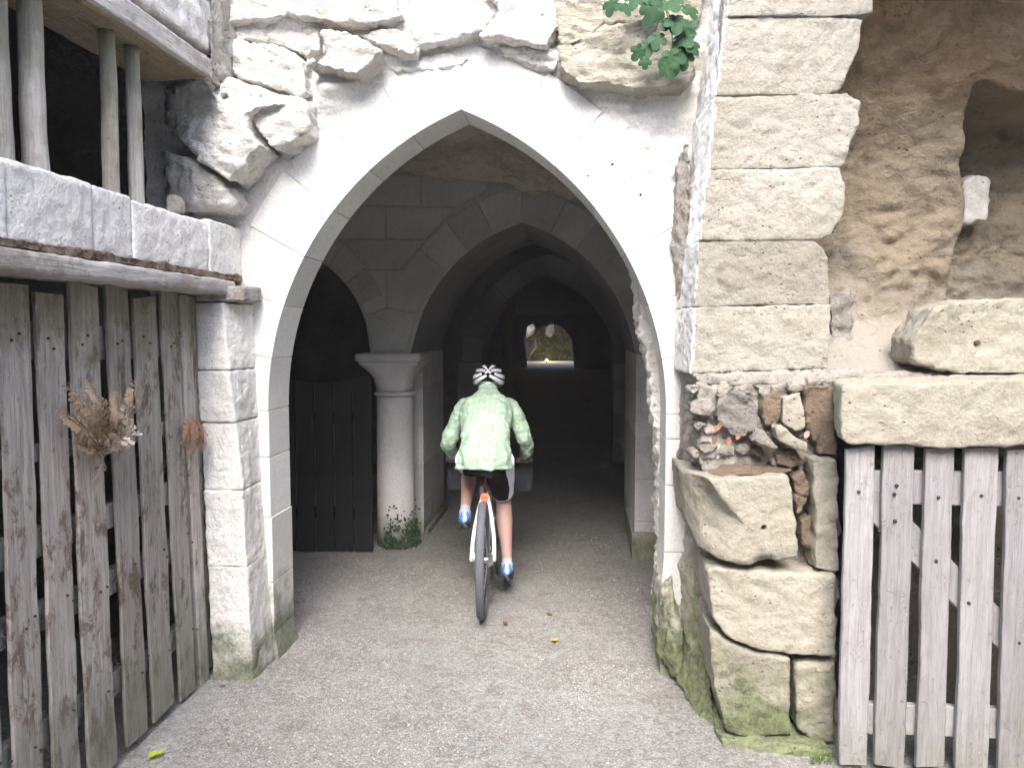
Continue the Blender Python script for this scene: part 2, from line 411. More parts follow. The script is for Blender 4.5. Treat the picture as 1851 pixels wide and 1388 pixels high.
# ------------------------------------------------------------------ hidden mass of the cliff: shells round the cave rooms
def sheet(name, P, matl, nu, nv, amp, seed, fr=1.6, dirv=None, parent=None):
    """rough rock sheet between four corners P00,P10,P11,P01"""
    P = [np.array(p, float) for p in P]
    nrm = np.cross(P[1] - P[0], P[3] - P[0]); nrm /= np.linalg.norm(nrm)
    def fn(u, v):
        q = (P[0][:, None, None] * (1-u) * (1-v) + P[1][:, None, None] * u * (1-v) + P[2][:, None, None] * u * v + P[3][:, None, None] * (1-u) * v)
        d = amp * (fbm(q[0]*fr, q[1]*fr, q[2]*fr*1.6, 5, seed) + .5 * np.abs(fbm(q[0]*fr*2, q[1]*fr*2, q[2]*fr*3, 4, seed + 5)))
        q = q + nrm[:, None, None] * d
        return q[0], q[1], q[2]
    return link(name, grid_mesh(np.linspace(0, 1, nu), np.linspace(0, 1, nv), fn), matl, parent)
def mass(name, a, b):
    return structure(MB().box(a, b).build(name, M['cave'], None, False))
mass('hill', (-12, 4.4, 4.2), (12, 37.5, 5.8))                        # rock above the cave
mass('hill', (-12, 4.4, -.5), (-5.2, 37.5, 4.2)); mass('hill', (3.2, 4.4, -.5), (12, 37.5, 4.2))
mass('hill', (1.15, 2.6, 3.75), (12, 4.2, 5.2)); mass('hill', (-6, 43.5, 3.2), (4, 52, 5))  # unseen right overhang and far court roof, both added to shade what lies below
mass('hill', (-12, -1, 3.35), (-1.95, 4.4, 3.9)); mass('hill', (-12, -3, -.5), (-4.2, 4.4, 3.35)); mass('hill', (-4.2, -3, -.5), (-1.95, .4, 3.35))
mass('hill', (-5.2, 3.98, -.5), (-2.05, 4.4, 4.2))
mass('hill', (1.0, 4.75, -.5), (12, 5.1, 5.0)); mass('hill', (1.2, 3.5, -.3), (3.6, 4.7, 1.15)); mass('hill', (3.3, -3, -.5), (12, 4.8, 5.0))

structure(sheet('added_court_wall', [(12, -7, -.2), (-12, -7, -.2), (-12, -7, 6.5), (12, -7, 6.5)], M['cave'], 60, 40, .4, 111))  # unseen wall and backing, added behind the camera to cut low sky light
mass('hill', (-13, -9, -.5), (13, -7.8, 6.4))
# ------------------------------------------------------------------ entrance arch
YF = 3.80; YB = 4.08; DY = -.13
def arch_params(x0, x1, rise):
    hw = (x1 - x0) / 2; c = (rise * rise / hw - hw) / 2
    return (x0 + x1) / 2, hw, c, hw + c
def arch_z(X, x0, x1, zs, rise):
    mid, hw, c, r = arch_params(x0, x1, rise)
    if X < x0 or X > x1: return None
    d = (mid + c - X) if X <= mid else (X - mid + c)
    return zs + math.sqrt(max(0, r * r - d * d))
def arc_pt(side, th, R, mid, c, zs):
    return (mid + side * (-c) + side * 0 + (R * math.cos(th)) * side if False else mid - side * c + side * R * math.cos(th), zs + R * math.sin(th))
def bevelled_n(front, back, bev): return bevelled(front, back, bev)
def bevelled(front, back, bev=.004):
    n = len(front); cf = sum(front, Vector()) / n
    if n < 30: m_ = raw(list(front) + list(back), [tuple(range(n)), tuple(range(2*n-1, n-1, -1))] + [(i, n+i, n+(i+1) % n, (i+1) % n) for i in range(n)])
    else:
        h_ = n // 2; m_ = raw(list(front) + list(back), [(i, i+1, n-2-i, n-1-i) for i in range(h_-1)] + [(n+n-1-i, n+n-2-i, n+i+1, n+i) for i in range(h_-1)] + [(i, n+i, n+(i+1) % n, (i+1) % n) for i in range(n)])
    bm = bmesh.new(); bm.from_mesh(m_); bmesh.ops.recalc_face_normals(bm, faces=bm.faces)
    eds = [e for e in bm.edges if len(e.link_faces) == 2 and e.calc_face_angle(0) > .7]
    if bev: bmesh.ops.bevel(bm, geom=eds, offset=bev, segments=2, affect='EDGES', profile=.5)
    bm.to_mesh(m_); bm.free(); return m_
def ring_stones(parent, x0, x1, zs, rise, Y0, Y1, wdt, nseg, matl, name='voussoir', th0=(0, 0), gap=.0035, jit=0.0, bev=.004, rnd=None):
    mid, hw, c, r = arch_params(x0, x1, rise)
    tha = math.acos(c / r)
    for si, side in enumerate((-1, 1)):
        n_ = nseg[si]
        for k in range(n_):
            a0 = th0[si] + (tha - th0[si]) * k / n_; a1 = th0[si] + (tha - th0[si]) * (k + 1) / n_
            ww = wdt * (1 + (rnd.uniform(-.12, .12) if rnd else 0))
            g = gap / r
            aa = np.linspace(a0 + g, a1 - (g if k < n_ - 1 else g * .5), 7 if n_ > 1 else 40)
            inn = [arc_pt(side, a, r, mid, c, zs) for a in aa]
            ao = list(aa[:-1]) + [aa[-1] if k < n_ - 1 else math.acos(c / (r + ww))]
            outr = [arc_pt(side, a, r + ww, mid, c, zs) for a in ao[::-1]]
            if k == n_ - 1:                              # meets at the crown: clip on the centre line
                inn = [((min(x, mid - .001) if side < 0 else max(x, mid + .001)), z) for x, z in inn]
                outr = [((min(x, mid - .001) if side < 0 else max(x, mid + .001)), z) for x, z in outr]
            dy = random.uniform(-jit, jit)
            P = inn + outr
            link(name, bevelled_n([Vector((x, Y0 + dy, z)) for x, z in P], [Vector((x, Y1, z)) for x, z in P], bev), matl, parent, False)
A1 = dict(x0=-1.583, x1=.414, zs=1.30, rise=1.475)
arch = thing('arched_gateway', 'white limestone pointed arch around the dark cave entrance', 'archway', (-.57, YF, 0))
rr = random.Random(3)
ring_stones(arch, A1['x0'], A1['x1'], A1['zs'], A1['rise'], YF, YB, .31, (7, 7), M['ashlar'], jit=.002, rnd=rr, gap=.0012, bev=.0025)
ring_stones(arch, A1['x0'] - .012, A1['x1'] + .012, A1['zs'] - .004, A1['rise'] + .020, YF + .012, YB - .01, .30, (1, 1), M['plaster'], name='joint_mortar', gap=0, bev=0)
# jambs: stacked blocks, the left one leaning a little
def jamb(side, zs_):
    for i in range(len(zs_) - 1):
        z0, z1 = zs_[i] + .0015, zs_[i+1] - .0015
        if side < 0:
            xi0, xi1 = -1.583, -1.583
            if z1 < .9: xi0 = xi1 = -1.577
            if z1 < .2: xi0 = -1.55
            P = [(-1.92, z0), (xi0, z0), (xi1, z1), (-1.92, z1)]
        else:
            P = [(.414 - .015 * (z0 < .5), z0), (.70, z0), (.70, z1), (.414, z1)]
        dy = random.uniform(-.002, .002)
        link('jamb_block', bevelled([Vector((x, YF + dy, z)) for x, z in P], [Vector((x, YB, z)) for x, z in P]), M['ashlar'], arch, False)
jamb(-1, [-.03, .14, .41, .75, 1.06, 1.30]); jamb(1, [-.03, .35, .62, .95, 1.18, 1.30])

# rendered rubble wall that surrounds the arch
def wall_y(X, Z):
    d = .03 * fbm(X*3, Z*5, 0, 5, 31) + .02 * np.abs(fbm(X*6, Z*12, 0, 4, 37))
    up = sstep(2.75, 3.05, Z + .25 * vnoise(X*2, Z*0+3, 0, 5))
    strata = .05 * vnoise(X*1.5, Z*9, 0, 44) + .04 * vnoise(X*5, Z*16, 0, 45)
    mid, hw, c, r = arch_params(A1['x0'], A1['x1'], A1['rise'])
    Dd = np.hypot(X - np.where(X < mid, mid + c, mid - c), np.maximum(Z - A1['zs'], 0))
    up = up * sstep(r + .31, r + .40, Dd)
    return YF + .010 + (d * 1.5 - .008) * sstep(r + .22, r + .36, Dd) - up * (.05 + strata) - .02*sstep(3.2, 4, Z)
gx = np.arange(-2.2, .95, .0135); gzv = np.arange(1.0, 4.3, .0135)
a_, b_ = np.meshgrid(gx, gzv, indexing='ij')
V = np.stack([a_, wall_y(a_, b_), b_], -1).reshape(-1, 3)
mid, hw, c, r = arch_params(A1['x0'], A1['x1'], A1['rise'])
D = np.where(a_ < mid, np.hypot(a_ - (mid + c), np.maximum(b_ - A1['zs'], 0)), np.hypot(a_ - (mid - c), np.maximum(b_ - A1['zs'], 0)))
keepv = (D > r + .18)
nb = len(gzv); I = np.arange(len(gx) - 1)[:, None] * nb + np.arange(nb - 1)[None, :]
kk = keepv[:-1, :-1] & keepv[1:, :-1] & keepv[1:, 1:] & keepv[:-1, 1:]
Fc = np.stack([I, I + nb, I + nb + 1, I + 1], -1)[kk]
sw = thing('rubble_wall', 'rough whitewashed rubble wall above and around the entrance arch', 'wall', (-.57, YF, 2.6))
link('render_coat', raw_np(V, Fc), M['plaster'], sw)
MB().box((-2.2, 4.0, 3.02), (.95, 4.39, 4.3)).box((-2.2, 4.09, 2.2), (-1.5, 4.39, 3.02)).box((.5, 4.09, 2.2), (.95, 4.39, 3.02)).build('core', M['mortar'], None, False)
bpy.data.objects['core'].parent = sw; bpy.data.objects['core'].location -= sw.location
MB().box((-2.2, 3.86, -.1), (-1.93, 4.39, 2.2)).box((.71, 3.86, -.1), (1.0, 4.39, 2.2)).build('core', M['mortar'], sw, False)

K = [
 ([(405,-40),(690,-40),(724,26),(690,37),(650,42),(600,37),(530,30),(470,34),(408,38)], 3.74, 'rubble', .2),
 ([(410,42),(470,37),(562,33),(578,50),(575,92),(548,100),(520,88),(470,74),(412,70)], 3.80, 'rubble', .2),
 ([(416,74),(470,76),(520,86),(546,106),(552,162),(535,168),(480,152),(428,143),(410,110)], 3.76, 'rubble', .2),
 ([(584,56),(640,62),(686,92),(668,112),(645,132),(600,124),(556,112),(580,98)], 3.72, 'rubble', .24),
 ([(650,62),(702,50),(735,56),(752,88),(750,98),(720,93),(680,80)], 3.78, 'rubble', .2),
 ([(456,192),(520,168),(548,180),(553,208),(550,238),(520,260),(490,264),(466,240),(452,215)], 3.70, 'rubble', .28),
 ([(740,-30),(868,-30),(905,18),(865,56),(800,72),(762,76),(735,40)], 3.80, 'rubble', .2),
 ([(870,-30),(990,-30),(1010,40),(985,78),(930,70),(868,62),(905,22)], 3.76, 'rubble', .2),
 ([(995,-30),(1085,-30),(1090,40),(1060,70),(1012,78),(1000,40)], 3.80, 'rubble_b', .2),
 ([(900,74),(985,82),(1010,96),(1002,126),(960,118),(905,98)], 3.84, 'rubble', .16),
 ([(1012,84),(1095,48),(1246,40),(1258,118),(1240,152),(1150,158),(1050,148),(1016,122)], 3.74, 'rubble_b', .3),
 ([(1086,-40),(1275,-40),(1262,36),(1180,38),(1092,42)], 3.80, 'rubble_b', .22),
 ([(556,150),(600,132),(645,136),(640,150),(596,175),(560,180)], 3.87, 'plaster', .1),
 ([(690,100),(745,104),(800,96),(850,104),(830,118),(740,130),(690,122)], 3.87, 'plaster', .1),
]
for pts, Y, mt, th in K:
    cxy = (sum(p[0] for p in pts) / len(pts), sum(p[1] for p in pts) / len(pts)); pts = [(cxy[0] + (p[0] - cxy[0]) * 1.05, cxy[1] + (p[1] - cxy[1]) * 1.09) for p in pts]
    pxrock('rubble_stone', pts, Y + DY + .045, th + .06, M[mt], sw, vox=.012, amp=.03, big=.04, sm=1, strata=.016)
# smashed corner left of the arch, with a drilled hole, and the ragged stones under it
hp = px(410, 178, Y=3.60)
pxrock('rubble_stone', [(366,132,3.59),(430,146,3.63),(482,155,3.63),(546,182,3.67),(528,188,3.61),(470,194,3.57),(450,216,3.57),(456,240,3.57),(470,262,3.55),(442,300,3.55),(412,330,3.55),(372,300,3.53),(322,250,3.62),(292,220,3.77),(290,160,3.77)], 3.75, .32, M['rubble'], sw, vox=.012, amp=.03, big=.05, sm=1, strata=.012, hole=(hp, Vector((-.1, 1, 0)), .019, .16))
pxrock('rubble_stone', [(296,272,3.72),(340,282,3.62),(372,306,3.59),(412,338,3.61),(430,362,3.63),(418,380,3.63),(340,384,3.65),(306,372,3.72)], 3.78, .3, M['rubble'], sw, vox=.013, amp=.03, big=.04, sm=1)
pxrock('rubble_stone', [(372,-60,3.49),(404,-60,3.57),(406,60,3.59),(412,140,3.61),(380,150,3.49),(372,60,3.47)], 3.65, .35, M['mortar'], sw, vox=.014, amp=.035, big=.02, sm=1)
pxrock('rubble_stone', [(300,352),(316,350),(322,366),(320,384),(298,384)], 3.3, .08, M['mortar'], sw, vox=.01, amp=.01)
# pale mortar fillet between arch and right pier
pxrock('mortar_fillet', [(1222,300,3.73),(1244,250,3.67),(1250,420,3.67),(1240,560,3.69),(1248,690,3.69),(1262,800,3.67),(1262,930,3.65),(1228,880,3.71),(1232,760,3.75),(1226,600,3.77),(1212,440,3.77)], 3.86, .1, M['mortar'], sw, vox=.011, amp=.03, big=.02, sm=1)

# ------------------------------------------------------------------ ragged rubble lining on the right inside the arch
pxrock('rubble_lining', [(1140,470),(1158,500),(1190,560),(1215,640),(1225,760),(1225,1180),(1192,1185),(1184,1100),(1192,1010),(1188,900),(1184,800),(1172,735),(1178,690),(1166,640),(1152,590),(1148,540)], 4.085, .26, M['rubble'], None, vox=.015, amp=.05, big=.03, sm=1)
tag(bpy.data.objects['rubble_lining'], 'ragged rubble lining down the inner right side of the arch', 'wall')

# ------------------------------------------------------------------ left pier
lp = thing('stone_pier', 'pale block pier between the left plank gate and the arch', 'pier', (-1.7, 3.66, 0))
rows = [(549, 668), (672, 762), (766, 885), (889, 1022), (1026, 1262)]
def xl(y): return 348 + (y - 545) * .055
def xm(y): return np.interp(y, [545, 700, 830, 1000, 1240], [402, 418, 436, 446, 460])
def xr_(y): return np.interp(y, [545, 700, 830, 1000, 1120, 1240], [459, 463, 470, 480, 492, 500])
zrow = [px(420, y, Y=3.55).z for y in (547, 670, 764, 887, 1024)] + [-.03]
ymid = [600, 718, 826, 955, 1120]
for i in range(5):
    z1, z0 = zrow[i] + .002, zrow[i+1] - .002
    def plan(y): 
        a_, b2, c_ = px(xl(y), y, Y=3.55).x, px(xm(y), y, Y=3.55).x, px(xr_(y), y, Y=3.795).x
        j = random.Random(i).uniform(-.006, .006)
        return [(a_, 3.55 + j), (b2, 3.55 + j), (c_, 3.795), (c_, 3.9), (a_, 3.9)]
    ya, yb = (547, 668, 762, 885, 1022)[i], (668, 762, 885, 1022, 1225)[i]
    lo = [Vector((x, y, z0)) for x, y in plan(yb)]; hi = [Vector((x, y, z1)) for x, y in plan(ya)]
    rock('stone_block', lo, hi, M['lpier'], lp, vox=.0105, amp=.012, sm=1, dome=False, hard=True)
MB().box((-1.93, 3.66, -.1), (-1.72, 3.86, 1.86)).build('mortar_core', M['mortar'], lp, False)

# ------------------------------------------------------------------ left wall: timber, lintel course, posts, gate
XL = -1.70
def yat(x, y=420, X=XL): return px(x, y, X=X).y
lc = thing('stone_lintel', 'course of grey stone blocks lying on the timber over the left gate', 'lintel', (XL, 3, 1.965))
ed = [1.2, 1.75, yat(17), yat(175), yat(245), yat(380), 3.80]
for i in range(len(ed) - 1):
    y0, y1 = ed[i] + .001, ed[i+1] - .001
    zt = 2.215 + random.uniform(-.012, .012)
    xo = XL + random.uniform(-.012, .006)
    fr = [Vector((xo, y0, 1.968)), Vector((xo, y1, 1.968)), Vector((xo, y1, zt)), Vector((xo, y0, zt))]
    rock('stone_block', fr, [v + Vector((-.3, 0, 0)) for v in fr], M['lintel'], lc, vox=.011, amp=.014, sm=1, hard=False)
MB().box((-2.0, 1.2, 1.99), (-1.72, 3.78, 2.19)).build('mortar_core', M['mortar'], lc, False)
mb = MB()                                                            # dry moss and dirt squeezed out of the bed joint
rs = random.Random(5)
fr = [Vector((XL + .018, 1.2, 1.945)), Vector((XL + .018, 3.78, 1.945)), Vector((XL + .018, 3.78, 1.985)), Vector((XL + .018, 1.2, 1.985))]
o = rock('dirt_bed', fr, [v + Vector((-.06, 0, 0)) for v in fr], M['dirt'], lc, vox=.011, amp=.03, sm=1)

def plank(name, a, b, wv, tv, matl, parent=None, n=26, rag=.004, bend=0, seed=0, endrag=.01):
    """board from a to b, wv = half-width vector, tv = thickness vector"""
    a, b, wv, tv = map(Vector, (a, b, wv, tv)); rings = []; R = random.Random(seed); ph = R.uniform(0, 99)
    bd = [bend * math.sin(math.pi * i / n) for i in range(n + 1)]
    for i in range(n + 1):
        t_ = i / n; p = a.lerp(b, t_) + wv.normalized() * bd[i]
        l = 1 + rag / wv.length * (float(vnoise(t_ * 7 + ph, 3.1)) + .6 * float(vnoise(t_ * 21 + ph, 7.7)))
        r_ = 1 + rag / wv.length * (float(vnoise(t_ * 7 + ph, 31.1)) + .6 * float(vnoise(t_ * 21 + ph, 17.7)))
        e = .12 * tv.length
        w_ = wv.normalized()
        d1 = (b - a).normalized() * (R.uniform(-endrag, endrag) if i in (0, n) else 0)
        d2 = (b - a).normalized() * (R.uniform(-endrag, endrag) if i in (0, n) else 0)
        rings.append([p - wv*l + d1, p - wv*l + w_*e - tv*0 + d1 - tv.normalized()*e*.0, p + wv*r_ - w_*e + d2, p + wv*r_ + tv*.12 + d2, p + wv*r_ + tv*.88 + d2, p + wv*r_ - w_*e + tv + d2, p - wv*l + w_*e + tv + d1, p - wv*l + tv*.88 + d1, p - wv*l + tv*.12 + d1][1:])
    m_ = MB().loft(rings)
    return m_.build(name, matl, parent, False)
# beam under the lintel course
bm1 = thing('timber_beam', 'weathered grey timber beam under the stone course above the left gate', 'beam', (-1.8, 2.6, 1.88))
plank('beam_timber', (-1.77, 1.1, 1.912), (-1.77, 3.72, 1.918), (.085, 0, 0), (0, 0, -.0), M['wood_beam'], bm1) if False else None
fr = [Vector((-1.672, 1.1, 1.878)), Vector((-1.672, 3.66, 1.878)), Vector((-1.672, 3.66, 1.946)), Vector((-1.672, 1.1, 1.95))]
rock('beam_timber', fr, [v + Vector((-.22, 0, 0)) for v in fr], M['wood_beam'], bm1, vox=.012, amp=.010, sm=1, hard=False)
fr = [px(352, 522, Y=3.56), px(440, 515, Y=3.56), px(441, 545, Y=3.56), px(352, 545, Y=3.56)]
rock('beam_end', fr, [v + Vector((0, .22, 0)) for v in fr], M['wood_beam'], bm1, vox=.010, amp=.008, sm=1, hard=False)
# upper timber lintel
bm2 = thing('timber_lintel', 'mossy brown timber lintel above the barred opening at top left', 'beam', (-1.8, 2.4, 2.84))
fr = [Vector((-1.70, .8, 2.795)), Vector((-1.70, 3.46, 2.84)), Vector((-1.70, 3.46, 2.92)), Vector((-1.70, .8, 2.88))]
rock('beam_timber', fr, [v + Vector((-.30, 0, 0)) for v in fr], M['wood_beam_u'], bm2, vox=.013, amp=.012, sm=1, hard=False)
fr = [Vector((-1.68, .8, 2.81)), Vector((-1.68, 3.48, 2.85)), Vector((-1.68, 3.48, 2.94)), Vector((-1.68, .8, 2.90))]
rock('edge_board', fr, [v + Vector((-.05, 0, 0)) for v in fr], M['wood_beam'], bm2, vox=.010, amp=.008, sm=1, hard=False)
# stones above
uw = thing('masonry_wall', 'pale stone masonry resting on the timber lintel at top left', 'wall', (-1.8, 2.4, 2.95))
for (y0, y1, z0, z1) in [(.8, 1.9, 2.96, 3.3), (1.91, 2.80, 2.96, 3.22), (2.81, 3.58, 2.975, 3.42), (1.2, 2.05, 3.31, 3.75), (2.06, 2.80, 3.23, 3.7), (2.81, 3.6, 3.43, 3.9)]:
    xo = -1.695 + random.uniform(-.02, .012)
    fr = [Vector((xo, y0, z0)), Vector((xo, y1, z0)), Vector((xo, y1, z1 - .008)), Vector((xo, y0, z1 - .008))]
    rock('stone_block', fr, [v + Vector((-.25, 0, 0)) for v in fr], M['lintel'], uw, vox=.018, amp=.03, big=.02, sm=1)
o = sheet('rock_face', [(-1.72, -3, 0), (-1.72, 1.15, 0), (-1.72, 1.15, 4.2), (-1.72, -3, 4.2)], M['rubble'], 60, 60, .08, 91)
tag(o, 'rough pale rock wall beside the path before the left gate', 'wall')
MB().box((-2.0, .5, 2.95), (-1.78, 3.7, 4.4)).build('mortar_core', M['mortar'], uw, False)
# round posts
for i, (xc, Yp, r_, lb) in enumerate([(2, 2.294, .030, 'round post at the very edge of the barred opening, cut by the picture edge'),
                                      (68, 2.442, .038, 'thickest round post of the barred opening, mossy green at the top'),
                                      (202, 2.855, .030, 'thin round post with a rust brown patch, left one of the close pair'),
                                      (249, 3.025, .029, 'thin straight round post, right one of the close pair by the rocks')]):
    pts = catmull([(-1.79 + .002 * math.sin(i*3+k), Yp + .003 * math.cos(i+k*2.), z) for k, z in enumerate((2.20, 2.4, 2.6, 2.83))], 8)
    rad = [r_ * (1 + .025 * math.sin(k * .7 + i)) * (1.06 - .1 * k / len(pts)) for k in range(len(pts))]
    o = MB().tube(pts, rad, 14).build('wooden_post', M['post']); tag(o, lb, 'post', 'round posts in the barred opening')

# left plank gate
gt = thing('plank_gate', 'tall weathered brown plank gate on the left beneath the timber beam', 'gate', (-1.8, 2.9, 0))
XG = -1.80
S = [(-75, -12, -50, 8, 512), (0, 49, 16, 86, 515), (63, 115, 93, 149, 528), (122, 178, 155, 217, 517), (190, 234, 227, 271, 522), (241, 285, 276, 322, 540), (292, 324, 327, 362, 527)]
for i, (tl, tr, bl, br, yt) in enumerate(S):
    def edge(xt, xb):
        a = px(xt, yt, X=XG); b2 = px(xb, 1388 if i < 4 else 1300, X=XG)
        d = (a - b2) / (a.z - b2.z); return a, b2 - d * (b2.z - .02 - .012 * (i % 3))
    a0, b0 = edge(tl, bl if i < 4 else bl); a1, b1 = edge(tr, br)
    top = (a0 + a1) / 2; bot = (b0 + b1) / 2; hw_ = ((a1 - a0).length + abs(b1.y - b0.y)) / 4 * .86
    top.z = a1.z; top.x = bot.x = XG + random.uniform(-.006, .004); bot.z = .02 + .012 * (i % 3)
    plank('plank', bot, top, (0, hw_, 0), (-.014, 0, 0), M['wood_l'], gt, n=34, rag=.006, bend=random.uniform(-.006, .006), seed=i + 10)
plank('gate_post', (XG - .01, 3.52, -.02), (XG - .01, 3.42, 1.87), (0, .045, 0), (-.05, 0, 0), M['wood_l'], gt, seed=44, rag=.005)
plank('gate_post', (XG - .025, 3.60, .04), (XG - .025, 3.52, 1.87), (0, .03, 0), (-.05, 0, 0), M['wood_l'], gt, seed=45, rag=.005)
for z0, hh in ((1.66, .065), (.98, .05), (.72, .05), (.31, .05), (1.28, .03)):
    plank('rail', (XG - .032, 1.5, z0 + .02), (XG - .032, 3.62, z0 - .01), (0, 0, hh), (-.04, 0, 0), M['wood_l'], gt, seed=int(z0 * 100), rag=.006)

for i, (tl, tr, bl, br, yt) in enumerate(S):
    for zz in (1.66, .75, .33):
        xm_ = (tl + tr) / 2 + (bl - tl) * (.12 if zz > 1 else (.72 if zz > .5 else .85)); 
        yp = px(xm_, 700, X=XG).y
        for dy_ in (-.022, .024):
            p = Vector((XG + .003, yp + dy_ * random.uniform(.5, 1.2), zz + random.uniform(-.035, .035)))
            MB().tube([p, p + Vector((.006, 0, 0))], .0045, 8).build('nail_head', M['rust'], gt)
for (x, y) in ((1063, 318), (1158, 352), (1107, 297)):
    p = px(x, y, Y=YF - .004); MB().tube([p, p + Vector((0, .02, 0))], .007 if x > 1100 else .005, 10).build('hole_plug', M['rust'], arch)  # dark plugs stand in for small holes in the arch face
# dried fern stuck in the gate
M['dryleaf'] = plain('dry_frond', (.30, .215, .13), .8, var=.45, sc=90)
M['dryleaf_w'] = plain('bleached_frond', (.52, .44, .36), .8, var=.3, sc=90)
fern = thing('dried_fern', 'dried brown fern sprig caught between the left gate planks', 'dried plant', px(172, 820, X=-1.79))
root = px(168, 868, X=-1.765); fr_r = random.Random(11)
M['rustfern'] = plain('rust_frond', (.30, .16, .10), .85, var=.4, sc=60)
tips = [((118, 696), 0, 1), ((108, 740), 0, 1), ((136, 770), 1, .8), ((160, 690), 0, .8), ((182, 772), 1, 1), ((226, 738), 1, 1.0), ((232, 768), 1, 1.0), ((248, 690), 0, .9), ((206, 705), 0, .7), ((140, 800), 0, .8), ((175, 800), 1, .6), ((128, 720), 0, 1), ((122, 758), 0, 1), ((150, 735), 0, .9), ((215, 752), 0, .9), ((198, 782), 1, .8)]
def frond(parent, a, tip, wn, dens, matl, seed, out=.05):
    R = random.Random(seed); mid_ = (a + tip) / 2 + Vector((out, 0, -.0)) ; mid_.y += R.uniform(-.03, .03)
    pts = catmull([a, mid_, tip], 10); mb = MB(); mb.tube(pts, [.0018] * len(pts), 4)
    for i in range(3, len(pts)):
        t_ = i / len(pts); L = .036 * wn * math.sin(math.pi * min(1, t_ * .85 + .1)) + .006
        d = (pts[i] - pts[i-1]).normalized()
        for s_ in (-1, 1):
            side = Vector((.25 * R.uniform(-1, 1), s_ * (1 if abs(d.z) > .3 else .3), -.45 + .3 * s_ * R.uniform(-1, 1))); side = (side - d * side.dot(d)).normalized()
            p0 = pts[i]; p1 = p0 + side * L + d * L * .5; wv = d * L * .22 + Vector((.004, 0, 0))
            for q in (.35, .6, .85):
                c_ = p0.lerp(p1, q); ww = L * .26
                mb.add([c_ - d*ww, c_ + side*ww*1.1 + Vector((.004*R.uniform(-1, 1), 0, 0)), c_ + d*ww, c_ - side*ww*.6 + Vector((.003, 0, 0))], [(0, 1, 2, 3)])
    return mb.build('frond', matl, parent, False)
for i, (tp, mm, wn) in enumerate(tips):
    frond(fern, px(170 + (i % 3) * 4, 830 - (i % 4) * 10, X=-1.765), px(tp[0], tp[1], X=-1.74), wn, 1, M['dryleaf_w' if mm else 'dryleaf'], i)
frond(fern, px(172, 820, X=-1.765), root, .3, 1, M['dryleaf_w'], 77, .02)
fern2 = thing('dried_fern', 'small rust brown dried tuft hanging at the gate edge by the pier', 'dried plant', px(345, 820, X=-1.76))
for i in range(5): frond(fern2, px(338 + i*3, 750, X=-1.775), px(330 + i * 9, 805 + (i * 7) % 20, X=-1.75), .6, 1, M['rustfern'], 50 + i, .015)

# ------------------------------------------------------------------ right pier
YP = 3.40
rp = thing('stone_pier', 'tall pier of large beige blocks right of the arch, ragged on its right side', 'pier', (.8, YP, 1.5))
PB = [[(1330,-120),(1590,-120),(1588,-44),(1322,-42)],
      [(1320,-38),(1584,-40),(1578,18),(1560,26),(1312,28)],
      [(1311,32),(1520,31),(1562,36),(1556,90),(1537,125),(1518,163),(1500,168),(1292,172)],
      [(1290,176),(1480,172),(1530,170),(1558,185),(1553,225),(1535,265),(1525,300),(1278,305)],
      [(1277,309),(1520,303),(1530,345),(1528,385),(1505,420),(1478,433),(1262,434)],
      [(1261,438),(1475,436),(1498,465),(1502,540),(1500,548),(1252,553)],
      [(1252,557),(1505,552),(1503,600),(1498,664),(1248,674)]]
for pts in PB:
    n_ = len(pts); c = (pts[0][0] + pts[-1][0]) / 2
    cy = sum(p[1] for p in pts) / n_; jo = random.Random(n_ + int(cy)).uniform(-.006, .008)
    fr = [px(p[0], p[1] + (3.4 if p[1] > cy else -3.4), Y=YP + jo) for p in pts]
    bk = [Vector((v.x, YP + .46, v.z)) for v in fr]
    for k in (0, -1): bk[k].x = fr[k].x - .035
    o = rock('stone_block', fr, bk, M['pierblock'], rp, vox=.0105, amp=.016, sm=1, big=.010, hard=True, strata=.003)
    o.data.materials.append(M['pale_side'])
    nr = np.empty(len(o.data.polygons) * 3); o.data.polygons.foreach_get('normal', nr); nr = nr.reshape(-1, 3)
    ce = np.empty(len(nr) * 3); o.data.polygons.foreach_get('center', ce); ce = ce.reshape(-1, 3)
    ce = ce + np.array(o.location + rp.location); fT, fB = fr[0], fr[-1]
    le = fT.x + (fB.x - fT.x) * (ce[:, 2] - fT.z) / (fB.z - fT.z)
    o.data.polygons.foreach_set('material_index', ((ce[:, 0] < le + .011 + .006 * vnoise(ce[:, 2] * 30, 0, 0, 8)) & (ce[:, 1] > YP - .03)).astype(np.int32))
mc = prism([px(*p, Y=YP + .03) for p in [(1322,-120),(1540,-120),(1500,40),(1500,300),(1470,430),(1480,660),(1262,664),(1272,420),(1290,200)]], [px(*p, Y=YP + .03) + Vector((0, .42, 0)) for p in [(1322,-120),(1540,-120),(1500,40),(1500,300),(1470,430),(1480,660),(1262,664),(1272,420),(1290,200)]])
link('mortar_core', mc, M['mortar'], rp, False)
MB().box((.62, YP+.02, 3.3), (1.4, 4.0, 4.4)).build('mortar_core', M['mortar'], rp, False)

